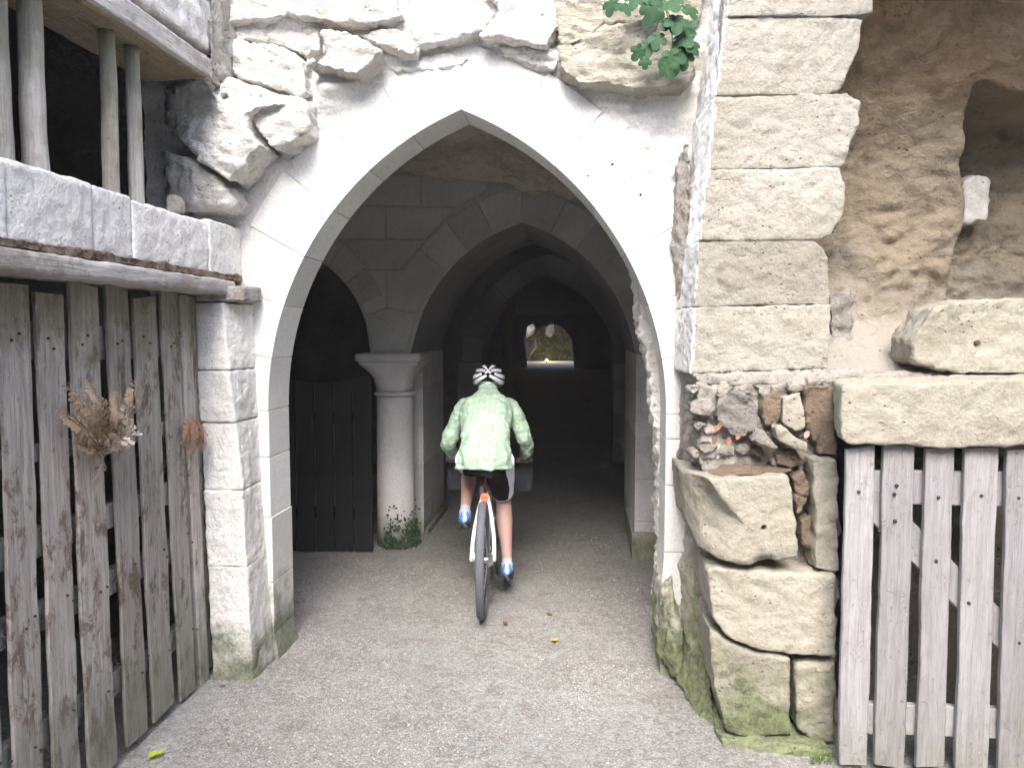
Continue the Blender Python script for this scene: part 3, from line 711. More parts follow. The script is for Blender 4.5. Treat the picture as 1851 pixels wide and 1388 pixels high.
# lower right masonry
lw = thing('crumbling_wall', 'crumbling block base beside the right gate, with an open dirt filled cavity', 'wall', (.75, 3.3, 0))
YR = 3.2
ha = px(1380, 953, Y=3.15)
pxrock('stone_block', [(1228,846,3.40),(1278,864,3.15),(1330,864,3.14),(1428,857,3.14),(1433,885,3.14),(1446,1008,3.14),(1400,1014,3.16),(1384,1012,3.2),(1357,1024,3.15),(1312,1018,3.15),(1262,990,3.28),(1238,940,3.4)], 3.14, .36, M['block'], lw, vox=.011, amp=.014, sm=1, hole=(ha, Vector((0, 1, 0)), .0125, .14))
pxrock('stone_block', [(1467,830),(1514,828),(1519,1030),(1500,1033),(1472,1030),(1474,940)], 3.19, .3, M['block'], lw, vox=.011, amp=.02, sm=1)
pxrock('stone_block', [(1278,1030,3.20),(1300,1026,3.18),(1400,1034,3.17),(1512,1038,3.17),(1514,1188,3.17),(1440,1186,3.17),(1365,1176,3.17),(1315,1154,3.18),(1286,1114,3.20)], 3.17, .3, M['block'], lw, vox=.011, amp=.015, sm=1, dome=False, big=.008)
pxrock('stone_block', [(1280,1132,3.20),(1310,1158,3.18),(1365,1180,3.17),(1431,1190,3.17),(1430,1330,3.17),(1352,1336,3.17),(1312,1324,3.18),(1290,1245,3.20)], 3.17, .3, M['block'], lw, vox=.011, amp=.015, sm=1, dome=False, big=.008)
pxrock('stone_block', [(1437,1200),(1512,1196),(1511,1348),(1470,1344),(1440,1318)], 3.18, .3, M['block'], lw, vox=.011, amp=.015, sm=1, dome=False, big=.008)
# body behind the blocks
pxrock('mortar_core', [(1262,690),(1515,690),(1518,1400),(1330,1400),(1300,1300),(1275,1060),(1262,870)], 3.36, .5, M['mortar'], lw, vox=.02, amp=.04, big=.03)
# cavity: dirt, slabs, lumps
pxrock('rubble_stone', [(1255,690,3.5),(1330,680,3.42),(1440,690,3.38),(1520,694,3.36),(1500,712,3.34),(1420,716,3.34),(1330,706,3.34),(1290,730,3.36),(1268,760,3.42)], 3.38, .3, M['block'], lw, vox=.013, amp=.035, big=.02, sm=1)
pxrock('dirt_fill', [(1256,692),(1516,692),(1518,836),(1440,860),(1262,850)], 3.305, .2, M['mortar'], lw, vox=.012, amp=.06, big=.04, sm=1)
for i_, (x_, y_, r_, mt_) in enumerate([(1274,738,26,'mortar'),(1284,776,18,'mortar'),(1276,806,20,'mortar'),(1312,814,18,'mortar'),(1345,812,15,'greylump'),(1372,816,14,'dirt'),(1386,704,18,'mortar'),(1440,700,16,'mortar'),(1350,704,16,'mortar'),(1392,790,12,'dirt'),(1434,828,12,'dirt'),(1310,704,20,'mortar'),(1256,704,14,'mortar'),(1258,820,14,'mortar'),(1266,770,14,'greylump'),(1404,835,12,'mortar'),(1470,690,12,'mortar')]):
    q_ = random.Random(i_ + 60); P_ = [(x_ + r_ * q_.uniform(.75, 1.25) * math.cos(a_), y_ + .75 * r_ * q_.uniform(.75, 1.25) * math.sin(a_)) for a_ in [k * math.pi / 3.5 for k in range(7)]]
    pxrock('rubble_stone', P_, 3.27 + q_.uniform(-.02, .03), .14, M[mt_], lw, vox=.009, amp=.03, big=.015, sm=1)
pxrock('dirt_pocket', [(1450,700),(1514,696),(1514,822),(1482,826),(1462,780)], 3.24, .2, M['dirt'], lw, vox=.012, amp=.03, sm=1)
pxrock('rubble_stone', [(1296,712),(1340,704),(1372,722),(1374,772),(1352,794),(1320,790),(1292,760)], 3.24, .2, M['greylump'], lw, vox=.011, amp=.04, big=.02, sm=1)
pxrock('rubble_stone', [(1378,712),(1412,704),(1420,742),(1410,770),(1385,776),(1374,750)], 3.26, .16, M['dirt'], lw, vox=.011, amp=.03, sm=1)
pxrock('rubble_stone', [(1414,716),(1450,708),(1458,770),(1440,784),(1412,766)], 3.25, .16, M['block'], lw, vox=.011, amp=.02, sm=1)
pxrock('rubble_stone', [(1356,798),(1372,776),(1388,782),(1408,810),(1398,814)], 3.18, .1, M['mortar'], lw, vox=.009, amp=.02, sm=1)
pxrock('rubble_stone', [(1400,774),(1412,766),(1442,790),(1462,800),(1464,822),(1430,810),(1404,796)], 3.17, .12, M['block'], lw, vox=.009, amp=.02, sm=1)
pxrock('rubble_stone', [(1262,768),(1290,776),(1292,800),(1330,806),(1330,826),(1268,834)], 3.30, .16, M['rubble'], lw, vox=.011, amp=.03, sm=1)
pxrock('dirt_pocket', [(1264,836,3.45),(1290,828,3.4),(1420,830,3.4),(1438,850,3.24),(1420,856,3.18),(1300,864,3.19),(1280,862,3.22)], 3.3, .14, M['dirt'], lw, vox=.011, amp=.02, sm=1)
for pts in ([(1428,860),(1452,848),(1466,872),(1462,900),(1440,896)], [(1434,890),(1462,900),(1452,930),(1440,930)], [(1446,940),(1466,930),(1474,965),(1472,992),(1448,988)], [(1400,820),(1440,812),(1460,836),(1430,850),(1404,840)]):
    pxrock('clay_lump', pts, 3.24, .12, M['dirt'], lw, vox=.009, amp=.02, sm=1)
# mossy render that runs down from the arch foot round the base
pxrock('moss_render', [(1226,860,3.86),(1262,930,3.7),(1276,1060,3.52),(1288,1200,3.38),(1298,1330,3.26),(1345,1348,3.18),(1430,1350,3.15),(1480,1356,3.15),(1512,1364,3.15),(1512,1450,3.15),(1345,1400,3.14),(1296,1362,3.20),(1256,1300,3.40),(1226,1240,3.62),(1196,1190,3.86),(1190,1150,3.9),(1204,1090,3.92),(1212,960,3.9)], 3.4, .34, M['mosswall'], lw, vox=.013, amp=.03, big=.02, sm=2, dome=False)
pxrock('moss_render', [(1190,1050,3.82),(1216,1040,3.77),(1236,1150,3.73),(1240,1240,3.67),(1214,1222,3.71),(1184,1180,3.82)], 3.9, .3, M['mosswall'], lw, vox=.012, amp=.03, big=.03, sm=2)

pxrock('moss_render', [(1296,1330,3.16),(1345,1342,3.12),(1440,1346,3.10),(1512,1354,3.10),(1514,1470,3.02),(1410,1470,3.02),(1340,1410,3.06),(1308,1368,3.12)], 3.08, .3, M['mosswall'], lw, vox=.012, amp=.035, big=.03, sm=2, dome=False)
mb = MB(); R_ = random.Random(31)
for i in range(60):
    p = px(1488 + R_.uniform(-22, 20), 1386, Y=3.04 + R_.uniform(-.02, .03)); p.z = max(p.z, .01); h_ = R_.uniform(.02, .06); q = p + Vector((R_.uniform(-.02, .02), R_.uniform(-.02, .01), h_))
    mb.add([p - Vector((.0016, 0, 0)), p + Vector((.0016, 0, 0)), q], [(0, 1, 2)])
GR_ = mb
# right lintel slab, ledge and loose stone
rl = rock('stone_lintel', [px(x, y, Y=2.95) for x, y in [(1518,694),(1700,688),(1960,681),(1960,806),(1700,812),(1640,808),(1534,806),(1519,796)]], [px(x, y, Y=2.95) + Vector((.13, .56, 0)) for x, y in [(1518,694),(1700,688),(1960,681),(1960,806),(1700,812),(1640,808),(1534,806),(1519,796)]], M['block'], None, vox=.014, amp=.018, sm=2, big=.008)
tag(rl, 'long beige stone slab spanning over the right slatted gate', 'lintel')
hs = px(1769, 622, Y=3.26)
ls = pxrock('stone_block', [(1646,612,3.29),(1690,556,3.27),(1720,542,3.26),(1850,538,3.26),(1960,536,3.26),(1960,680,3.26),(1860,678,3.26),(1745,676,3.26),(1700,672,3.27),(1650,654,3.29)], 3.26, .24, M['block'], None, dome=False, vox=.013, amp=.022, sm=2, hole=(hs, Vector((0, 1, 0)), .014, .12))
tag(ls, 'loose beige block with a drilled hole lying on the slab over the right gate', 'stone block')
# right recess wall
def rec_y(X, Z):
    d = .10 * fbm(X*2.2, Z*2.6, 0, 5, 61) + .05 * np.abs(fbm(X*6, Z*6, 0, 4, 67))
    y = 3.90 - d - .045 * np.abs(fbm(X*11, Z*13, 0, 4, 69)) - .03 * vnoise(X*4, Z*7, 0, 70)
    niche = sstep(1.80, 1.87, X + .06*vnoise(Z*4, X*0, 0, 3)) * sstep(1.72, 1.85, Z) * (1 - sstep(2.74, 2.82, Z + .05 * vnoise(X*5, Z*0, 0, 9)))
    y = y + niche * .45
    y = y - .2 * sstep(2.5, 3.3, Z)
    y = y - .48 * (1 - sstep(1.42, 1.86, Z)) * (1 - .3 * sstep(1.5, 1.9, X))
    return y
rw = link('rock_wall', grid_mesh(np.arange(.9, 4.4, .013), np.arange(1.38, 4.8, .013), lambda a, b: (a, rec_y(a, b), b)), M['brown'])
tag(rw, 'brown stained rock face recessed behind the right pier', 'rock wall')
o = pxrock('stone', [(1742,325),(1762,312),(1786,318),(1794,345),(1790,404),(1765,398),(1756,410),(1742,402)], 4.18, .2, M['lintel'], None, vox=.014, amp=.03, sm=1)
tag(o, 'small upright pale stone set in the dark niche at upper right', 'stone')
o = pxrock('stone', [(1500,530),(1540,520),(1548,590),(1530,640),(1500,632)], 3.66, .2, M['greylump'], None, vox=.014, amp=.05, big=.03, sm=1)
tag(o, 'grey rough lump wedged at the lower right of the block pier', 'stone')
o = pxrock('mortar_ledge', [(1255,676),(1500,666),(1660,672),(1960,676),(1960,700),(1262,700)], 3.32, .55, M['mortar'], None, vox=.018, amp=.03, sm=2)
tag(o, 'crumbly mortar bed on top of the base under the right pier', 'mortar bed')

# right gate
g2 = thing('slatted_gate', 'grey slatted wooden gate under the stone slab on the right', 'gate', (1.45, 3.0, 0))
YG = 3.00
SR = [(1534,1580,1514,1572), (1600,1653,1580,1638), (1676,1726,1656,1707), (1746,1805,1728,1788), (1822,1876,1803,1860), (1894,1950,1876,1934), (1968,2020,1950,2004)]
for i, (tl, tr, bl, br) in enumerate(SR):
    a0, a1, b0, b1 = px(tl, 810, Y=YG), px(tr, 810, Y=YG), px(bl, 1388, Y=YG), px(br, 1388, Y=YG)
    top = (a0 + a1) / 2; q = (b0 + b1) / 2; d = (top - q) / (top.z - q.z); bot = q - d * (q.z - .03)
    hw_ = ((a1 - a0).length + (b1 - b0).length) / 4
    top.y = bot.y = YG + random.uniform(-.004, .004)
    plank('slat', bot, top, (hw_, 0, 0), (0, .026, 0), M['wood_r'], g2, n=30, rag=.003, seed=i + 70)
xa, xb = px(1540, 885, Y=YG).x, px(2010, 885, Y=YG).x
for yy, hh in ((886, .065), (1312, .06)):
    z_ = px(1700, yy, Y=YG).z
    plank('rail', (xa, YG + .03, z_), (xb, YG + .03, z_ + .004), (0, 0, hh), (0, .035, 0), M['wood_r'], g2, seed=yy, rag=.003)
a = px(1560, 890, Y=YG + .03); b_2 = px(1960, 1290, Y=YG + .03); d = (b_2 - a).normalized(); wv = Vector((-d.z, 0, d.x)) * .055
plank('brace', a, b_2, wv, (0, .034, 0), M['wood_r'], g2, seed=5, rag=.003)
# rusty nail heads on the right gate
for (x, y) in [(1553, 889),(1622, 878),(1619, 942),(1697, 899),(1775, 896),(1752, 1090),(1693, 1014),(1618, 893),(1842, 900),(1843, 1162),(1590, 960)]:
    p = px(x, y, Y=YG - .006)
    mb = MB(); mb.tube([p, p + Vector((0, .01, 0))], .006, 8); mb.build('nail_head', M['rust'], g2)

# ------------------------------------------------------------------ inside the cave
def arch_wall(parent, X0, X1, Y0, Y1, zt, ops, matl, name='wall_body'):
    """solid wall with pointed openings; ops = (x0, x1, spring, rise)"""
    xs = set(np.linspace(X0, X1, 12))
    for o_ in ops: xs |= set(np.linspace(o_[0], o_[1], 41))
    xs = sorted(xs); mb = MB()
    def zl(x, side):
        for o_ in ops:
            if o_[0] - 1e-9 <= x <= o_[1] + 1e-9:
                if (abs(x - o_[0]) < 1e-9 and side < 0) or (abs(x - o_[1]) < 1e-9 and side > 0): return -.05
                return arch_z(min(max(x, o_[0]), o_[1]), o_[0], o_[1], o_[2], o_[3])
        return -.05
    for i in range(len(xs) - 1):
        a, b = xs[i], xs[i+1]
        if b - a < 1e-6: continue
        za, zb = zl(a, 1), zl(b, -1)
        mb.add([(a,Y0,za),(b,Y0,zb),(b,Y0,zt),(a,Y0,zt)], [(0,1,2,3)]); mb.add([(a,Y1,za),(b,Y1,zb),(b,Y1,zt),(a,Y1,zt)], [(3,2,1,0)])
        if za > 0 or zb > 0: mb.add([(a,Y0,za),(b,Y0,zb),(b,Y1,zb),(a,Y1,za)], [(3,2,1,0)])
    for o_ in ops:
        for X, s_ in ((o_[0], 1), (o_[1], -1)): mb.add([(X,Y0,-.05),(X,Y1,-.05),(X,Y1,o_[2]),(X,Y0,o_[2])], [(0,1,2,3) if s_ > 0 else (3,2,1,0)])
    return link(name, raw(mb.v, mb.f), matl, parent, False)
Y2, Y2B = 5.82, 7.20
A2 = (-1.295, .410, 1.38, 1.13); AL = (-2.95, -1.605, 1.535, .82)
w2 = thing('arcade_wall', 'grey ashlar wall with two pointed arches just inside the cave', 'arcade', (-.6, 6.1, 0))
# upper body: rests on springers; lower piers separately
def upper_only(parent):
    mb = MB(); xs = sorted(set(np.linspace(AL[0], AL[1], 41)) | set(np.linspace(A2[0], A2[1], 51)) | {-5.0, 1.2})
    def zl(x):
        for o_ in (AL, A2):
            if o_[0] - 1e-9 <= x <= o_[1] + 1e-9: return max(1.535, arch_z(min(max(x, o_[0]), o_[1]), *o_))
        return 1.535
    zt = 3.4
    for i in range(len(xs) - 1):
        a, b = xs[i], xs[i+1]; za, zb = zl(a), zl(b)
        pass
        mb.add([(a,Y2,za),(b,Y2,zb),(b,Y2,zt),(a,Y2,zt)], [(0,1,2,3)]); mb.add([(a,Y2B,za),(b,Y2B,zb),(b,Y2B,zt),(a,Y2B,zt)], [(3,2,1,0)])
        mb.add([(a,Y2,za),(b,Y2,zb),(b,Y2B,zb),(a,Y2B,za)], [(3,2,1,0)])
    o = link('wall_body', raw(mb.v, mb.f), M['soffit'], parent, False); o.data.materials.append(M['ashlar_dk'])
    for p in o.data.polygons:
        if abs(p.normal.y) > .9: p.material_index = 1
    return o
upper_only(w2)
MB().box((-1.60, 6.27, -.05), (-1.31, Y2B - .005, 1.534)).box((.43, Y2 + .003, -.05), (1.2, Y2B - .005, 1.534)).box((-5.0, Y2 + .003, -.05), (-2.95, Y2B - .005, 1.534)).build('pier_core', M['ashlar_in'], w2, False)
def slab(P, Y0, th, matl, parent, name='stone_block', bev=.004):
    return link(name, bevelled([Vector((x, Y0, z)) for x, z in P], [Vector((x, Y0 + th, z)) for x, z in P], bev), matl, parent, False)
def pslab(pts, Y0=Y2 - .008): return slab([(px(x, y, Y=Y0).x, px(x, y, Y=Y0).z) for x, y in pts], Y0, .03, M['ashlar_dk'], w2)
for pts in ([(674,632),(736,632),(752,567),(699,558),(661,571)], [(662,568),(698,557),(697,490),(668,490),(640,516)],
            [(700,556),(753,565),(778,520),(724,489),(699,489)], [(668,487),(724,487),(767,434),(636,434)],
            [(560,431),(696,431),(696,375),(600,375)], [(699,431),(768,431),(822,376),(699,374)], [(560,372),(760,372),(760,318),(560,318)], [(763,372),(826,372),(880,344),(880,318),(763,318)]):
    pslab(pts)
mid2, hw2, c2, r2 = arch_params(A2[0], A2[1], A2[3])
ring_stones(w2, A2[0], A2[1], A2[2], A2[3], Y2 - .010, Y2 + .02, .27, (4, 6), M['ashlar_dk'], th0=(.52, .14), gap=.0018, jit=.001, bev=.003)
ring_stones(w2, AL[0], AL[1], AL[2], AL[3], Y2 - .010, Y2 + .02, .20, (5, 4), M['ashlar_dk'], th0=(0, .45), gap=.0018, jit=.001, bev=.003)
for (z0, z1) in ((-.02, .28), (.283, .60), (.603, .92), (.923, 1.24), (1.243, 1.533)):      # reveal of the left jamb and the right pier
    m_ = MB().box((-1.335, 6.26, z0), (-1.292, Y2B, z1)); m_.build('stone_block', M['ashlar_in'], w2, False)
    m_ = MB().box((.410, Y2 - .012, z0), (.445, Y2B, z1)).box((.446, Y2 - .012, z0), (.8, Y2 + .02, z1)); m_.build('stone_block', M['ashlar_in'], w2, False)
MB().box((-1.36, 6.3, -.03), (-1.265, 7.25, .05)).box((.390, Y2 - .04, -.03), (.9, 6.6, .20)).build('plinth', M['plinth'], w2, False)

# column
col_ = thing('column', 'round pale stone column with flared capital inside the cave', 'column', (-1.465, 6.0, 0))
cx_, cy_ = -1.463, 6.0
def lathe(prof, n=40, sq=None):
    rings = []
    for i, (r_, z_) in enumerate(prof):
        k = sq[i] if sq else 0; ring = []
        for j in range(n):
            a = 2 * math.pi * j / n; ca, sa = math.cos(a), math.sin(a)
            f = 1 / max(abs(ca), abs(sa)); f = 1 * (1 - k) + min(f, 1.36) * k
            ring.append(Vector((cx_ + r_ * ca * f, cy_ + r_ * sa * f, z_)))
        rings.append(ring)
    return MB().loft(rings)
Z_ = 0
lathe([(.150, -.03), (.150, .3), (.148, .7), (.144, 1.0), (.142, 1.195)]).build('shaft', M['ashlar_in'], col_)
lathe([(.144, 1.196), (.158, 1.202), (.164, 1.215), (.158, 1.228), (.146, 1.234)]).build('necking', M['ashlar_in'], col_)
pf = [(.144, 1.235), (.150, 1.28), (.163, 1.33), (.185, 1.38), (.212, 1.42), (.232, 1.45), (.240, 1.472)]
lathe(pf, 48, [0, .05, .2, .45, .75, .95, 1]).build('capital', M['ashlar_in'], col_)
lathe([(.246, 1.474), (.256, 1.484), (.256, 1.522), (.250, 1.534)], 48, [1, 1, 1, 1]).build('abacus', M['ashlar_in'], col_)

# dark boarded barrier closing the side bay
M['dark_wood'] = plain('very_dark_wood', (.007, .0068, .0065), .9, var=.5, bump=.3, sc=18)  # one very dark wood tone for all boards and rails
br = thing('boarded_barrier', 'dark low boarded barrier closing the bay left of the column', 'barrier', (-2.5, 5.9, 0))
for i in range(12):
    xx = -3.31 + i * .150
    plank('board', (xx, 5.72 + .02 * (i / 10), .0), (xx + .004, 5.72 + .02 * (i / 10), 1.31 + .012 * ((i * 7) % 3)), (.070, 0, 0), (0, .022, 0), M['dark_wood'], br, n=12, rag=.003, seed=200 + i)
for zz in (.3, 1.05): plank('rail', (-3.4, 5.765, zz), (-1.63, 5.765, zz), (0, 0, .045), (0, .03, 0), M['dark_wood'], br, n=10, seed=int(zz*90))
# moss and small ferns at the column foot
M['leafdark'] = plain('dark_leaf', (.03, .062, .022), .6, var=.5, sc=50)
M['leafmid'] = plain('moss_leaf', (.09, .15, .035), .7, var=.5, sc=50)
mp = thing('moss_tuft', 'dark green moss and small ferns growing at the column foot', 'moss', (-1.42, 5.8, 0))
mb = MB(); R = random.Random(8)
for i in range(520):
    a = R.uniform(-1.9, .25); h = abs(R.gauss(0, .11)) ; rr_ = .155 + R.uniform(0, .05) * (1 - min(1, h / .25))
    if R.random() < .12: h = R.uniform(.1, .36)
    p = Vector((cx_ + rr_ * math.cos(a), cy_ + rr_ * math.sin(a), h)); s_ = R.uniform(.006, .018)
    u = Vector((R.uniform(-1,1), R.uniform(-1,1), R.uniform(-1,1))).normalized() * s_; v_ = u.orthogonal().normalized() * s_ * .6
    mb.add([p - u, p + v_, p + u, p - v_], [(0,1,2,3)])
o = mb.build('leaves', M['leafdark'], mp, False); o['kind'] = 'stuff'

# ceiling and rough side walls of the first room
def ceil_z(a, b):
    z = 2.93 + .10 * fbm(a*1.4, b*2.2, 0, 5, 71) + .05 * np.abs(fbm(a*4, b*5, 0, 4, 75)) - .10 * sstep(5.0, 5.8, b) - .16 * sstep(-.9, .6, a) * sstep(4.4, 5.8, b)
    q = 3.2 * (vnoise(a*1.5, b*3.2, 0, 88) + .5 * vnoise(a*5, b*9, 0, 89) + 1); fl = np.floor(q)
    return z - .05 + .05 * (fl + sstep(.75, 1, q - fl)) / 3 - .03 * np.abs(fbm(a*9, b*14, 0, 4, 91))
cl = structure(link('cave_ceiling', grid_mesh(np.concatenate([np.arange(-5.2, -1.7, .05), np.arange(-1.7, 1.4, .014)]), np.arange(4.05, 6.0, .014), lambda a, b: (a, b, ceil_z(a, b))), M['ceil']))
o = structure(sheet('cave_wall', [(.62, 6.1, -.1), (.62, 4.2, -.1), (.62, 4.2, 3.4), (.62, 6.1, 3.4)], M['cave'], 60, 80, -.06, 81))
o = structure(sheet('cave_wall', [(-4.3, 4.2, -.1), (-4.3, 9.9, -.1), (-4.3, 9.9, 3.4), (-4.3, 4.2, 3.4)], M['cave'], 60, 50, .15, 83))
structure(sheet('cave_wall', [(-5.2, 4.45, -.1), (-1.95, 4.45, -.1), (-1.95, 4.45, 3.4), (-5.2, 4.45, 3.4)], M['cave'], 50, 40, .06, 85))
structure(sheet('cave_ceiling', [(-5.2, 7.35, 2.75), (1.4, 7.35, 2.75), (1.4, 10.2, 2.7), (-5.2, 10.2, 2.7)], M['cave'], 60, 40, .08, 86))
structure(sheet('cave_wall', [(.75, 10.2, -.1), (.75, 7.35, -.1), (.75, 7.35, 3.4), (.75, 10.2, 3.4)], M['cave'], 40, 40, -.06, 87))
structure(sheet('cave_wall', [(-1.75, 9.0, -.1), (-4.3, 9.0, -.1), (-4.3, 9.0, 3.4), (-1.75, 9.0, 3.4)], M['cave'], 40, 40, .1, 88))
# third arch
A3 = (-1.31, .43, 1.30, 1.13)
w3 = thing('arcade_wall', 'darker third pointed arch deeper in the passage behind the rider', 'arcade', (-.45, 10.2, 0))
arch_wall(w3, -4.5, 1.4, 10.2, 10.9, 3.4, [A3], M['soffit'])
ring_stones(w3, A3[0], A3[1], A3[2], A3[3], 10.186, 10.22, .27, (5, 5), M['ashlar_dk'], gap=.004, bev=.003)
for k in range(4):
    z0 = -.02 + .329 * k
    MB().box((-1.63, 10.186, z0), (-1.31, 10.22, z0 + .326)).build('jamb_block', M['ashlar_in'], w3, False)
    MB().box((.43, 10.186, z0), (.72, 10.22, z0 + .326)).build('jamb_block', M['ashlar_in'], w3, False)
# long dark tunnel
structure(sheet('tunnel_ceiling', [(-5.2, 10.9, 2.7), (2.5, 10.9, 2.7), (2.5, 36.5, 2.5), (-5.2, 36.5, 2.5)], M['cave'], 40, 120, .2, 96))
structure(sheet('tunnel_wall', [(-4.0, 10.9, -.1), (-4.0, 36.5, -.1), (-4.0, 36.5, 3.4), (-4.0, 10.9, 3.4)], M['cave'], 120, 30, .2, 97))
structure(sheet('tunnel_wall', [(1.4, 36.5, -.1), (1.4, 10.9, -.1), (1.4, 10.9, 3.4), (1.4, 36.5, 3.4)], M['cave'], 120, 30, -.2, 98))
M['dkwood'] = wood_mat('tunnel_post_wood', (.30, .20, .10), (.22, .14, .07), (.14, .09, .05), None, .4)
o = MB().tube([(px(918, 600, Y=14).x, 14, -.02), (px(918, 600, Y=14).x, 14, 1.4), (px(918, 600, Y=14).x, 14, 2.6)], [.14, .125, .13], 14).build('timber_prop', M['dkwood'])
tag(o, 'dim brown timber prop standing in the dark tunnel', 'prop')
# far mouth of the tunnel
YE = 36.5
fm = thing('tunnel_mouth', 'small distant rock opening where daylight enters at the tunnel end', 'tunnel exit', (-1.5, YE, 0))
def farpt(x, y, Y=YE): p = px(x, y, Y=Y); return (p.x, p.z)
op = [farpt(x, y) for x, y in [(951,675),(950,640),(947,615),(951,590),(963,584),(968,592),(1000,584),(1018,592),(1034,612),(1038,675)]]
op[0] = (op[0][0], -.1); op[-1] = (op[-1][0], -.1)
outer = [(-5, -.1), (-5, 1.2), (-5, 2.2), (-5, 3.5), (-3.2, 3.6), (-2.4, 3.6), (-1, 3.6), (.5, 3.6), (2.5, 3), (2.5, -.1)]
vs = [(x, YE, z) for x, z in op] + [(x, YE, z) for x, z in outer] + [(x, YE + .9, z) for x, z in op] + [(x, YE + .9, z) for x, z in outer]
fs = []
for i in range(9):
    fs += [(i, i+1, 11+i, 10+i), (20+i, 21+i, 31+i, 30+i), (i, i+1, 21+i, 20+i)]
link('rock_frame', raw(vs, fs), M['cave'], fm, False)
for k in range(2):
    pass
structure(sheet('quarry_wall', [(-7, 47, -.5), (4, 47, -.5), (4, 47, 5.5), (-7, 47, 5.5)], M['cave'], 80, 60, .8, 101))
structure(sheet('quarry_wall', [(3.2, 47.5, -.5), (3.2, 36.9, -.5), (3.2, 36.9, 5.5), (3.2, 47.5, 5.5)], M['cave'], 50, 50, .4, 102))
structure(sheet('quarry_wall', [(-6, 36.9, -.5), (-6, 47.5, -.5), (-6, 47.5, 5.5), (-6, 36.9, 5.5)], M['cave'], 50, 50, .4, 103))
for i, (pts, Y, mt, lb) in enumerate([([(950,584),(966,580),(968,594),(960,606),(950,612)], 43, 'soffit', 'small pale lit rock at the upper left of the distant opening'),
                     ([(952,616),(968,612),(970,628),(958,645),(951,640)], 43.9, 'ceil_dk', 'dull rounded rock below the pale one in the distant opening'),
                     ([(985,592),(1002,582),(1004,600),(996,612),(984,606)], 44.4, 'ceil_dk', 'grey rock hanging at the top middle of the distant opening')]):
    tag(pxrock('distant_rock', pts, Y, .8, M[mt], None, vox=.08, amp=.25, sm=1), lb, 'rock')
# bushes behind the lamp
mb = MB(); R = random.Random(21)
for i in range(2600):
    x, z = R.uniform(-3.2, .6), abs(R.gauss(0, .9)); p = Vector((x, R.uniform(45, 46.4), z)); s_ = R.uniform(.03, .10)
    u = Vector((R.uniform(-1,1), R.uniform(-1,1), R.uniform(-1,1))).normalized() * s_; v_ = u.orthogonal().normalized() * s_ * .6
    mb.add([p - u, p + v_, p + u, p - v_], [(0,1,2,3)])
M['shade_leaf'] = plain('shade_leaf', (.016, .026, .010), .8, var=.5, sc=10)
o = mb.build('undergrowth', M['shade_leaf'], None, False); tag(o, 'dark undergrowth beyond the distant tunnel opening', kind='stuff')
M['bulb'] = plain('lit_lamp_glass', (1, .92, .75), .4, var=.02, emit=14)
lampp = px(988, 651, Y=42)
lamp = thing('path_lamp', 'tiny lit yellow lamp on the ground in the distant opening', 'lamp', (lampp.x, 42, 0))
MB().tube([(lampp.x, 42, 0), (lampp.x, 42, lampp.z - .03)], .04, 10).build('lamp_stem', M['rust'], lamp)
MB().tube([(lampp.x, 42, lampp.z - .03), (lampp.x, 42, lampp.z + .03)], [.06, .05], 12).build('lamp_head', M['bulb'], lamp)
pl = bpy.data.lights.new('lamp_light', 'POINT'); pl.energy = 26; pl.color = (1, .66, .08); pl.shadow_soft_size = .08
po = bpy.data.objects.new('lamp_light', pl); COL.objects.link(po); po.location = (lampp.x, 44.2, .35)

# ------------------------------------------------------------------ bicycle
c0 = px(873, 1112, Z=0.012)
FW = Vector((-.07, 1, 0)).normalized(); RT = Vector((FW.y, -FW.x, 0))
def Bp(f, r, u): return Vector((c0.x, c0.y, .005)) + FW * f + RT * r + Vector((0, 0, u))
M['tyre'] = plain('tyre_rubber', (.12, .125, .14), .85, var=.25, bump=.5, sc=90)
M['frame'] = plain('white_frame_paint', (.80, .82, .86), .3, var=.03)
M['blackm'] = plain('black_metal', (.025, .026, .03), .4, var=.2)
M['steel'] = plain('brushed_steel', (.55, .56, .58), .3, .9, var=.1)
M['redlamp'] = plain('lit_red_lens', (1, .03, .015), .3, var=.05, emit=2.2)
M['fabric_dk'] = plain('slate_bag_fabric', (.03, .036, .045), .85, var=.3, bump=.4, sc=40)
bike = thing('bicycle', 'white framed bicycle with a lit red tail light, ridden into the arch', 'bicycle', Bp(.5, 0, 0))
RW = .345
def wheel(f, name):
    hub = Bp(f, 0, RW); wh = bpy.data.objects.new(name, None); COL.objects.link(wh); wh.parent = bike; wh.location = hub - bike.location
    def circ(R, tr, nm, mt, n=56, k=10, fl=1.0, tread=False):
        rings = []
        for i in range(n):
            a = 2*math.pi*i/n; d = FW * math.cos(a) + Vector((0, 0, 1)) * math.sin(a)
            rr_ = R + (.0018 if tread and i % 2 else 0)
            rings.append([hub + d * (rr_ + tr * math.cos(2*math.pi*j/k)) + RT * (tr * fl * math.sin(2*math.pi*j/k)) for j in range(k)])
        rings.append(rings[0]); mb = MB().loft(rings, cap=False); return mb.build(nm, mt, wh)
    circ(RW - .024, .025, 'tyre', M['tyre'], 96, 10, 1.05, True); circ(RW - .052, .010, 'rim', M['blackm'], 56, 8, 1.1)
    mb = MB()
    for i in range(28):
        a = 2*math.pi*i/28; d = FW * math.cos(a) + Vector((0, 0, 1)) * math.sin(a); s_ = .028 if i % 2 else -.028
        mb.tube([hub + RT * s_ + d * .015, hub + d * (RW - .055)], .0011, 4)
    o = mb.build('spokes', M['steel'], wh)
    MB().tube([hub - RT * .05, hub - RT * .03, hub + RT * .03, hub + RT * .05], [.012, .02, .02, .012], 14).build('hub', M['steel'], wh)
wheel(0, 'rear_wheel'); wheel(1.03, 'front_wheel')
BB = (.43, 0, .28)
fb = MB()
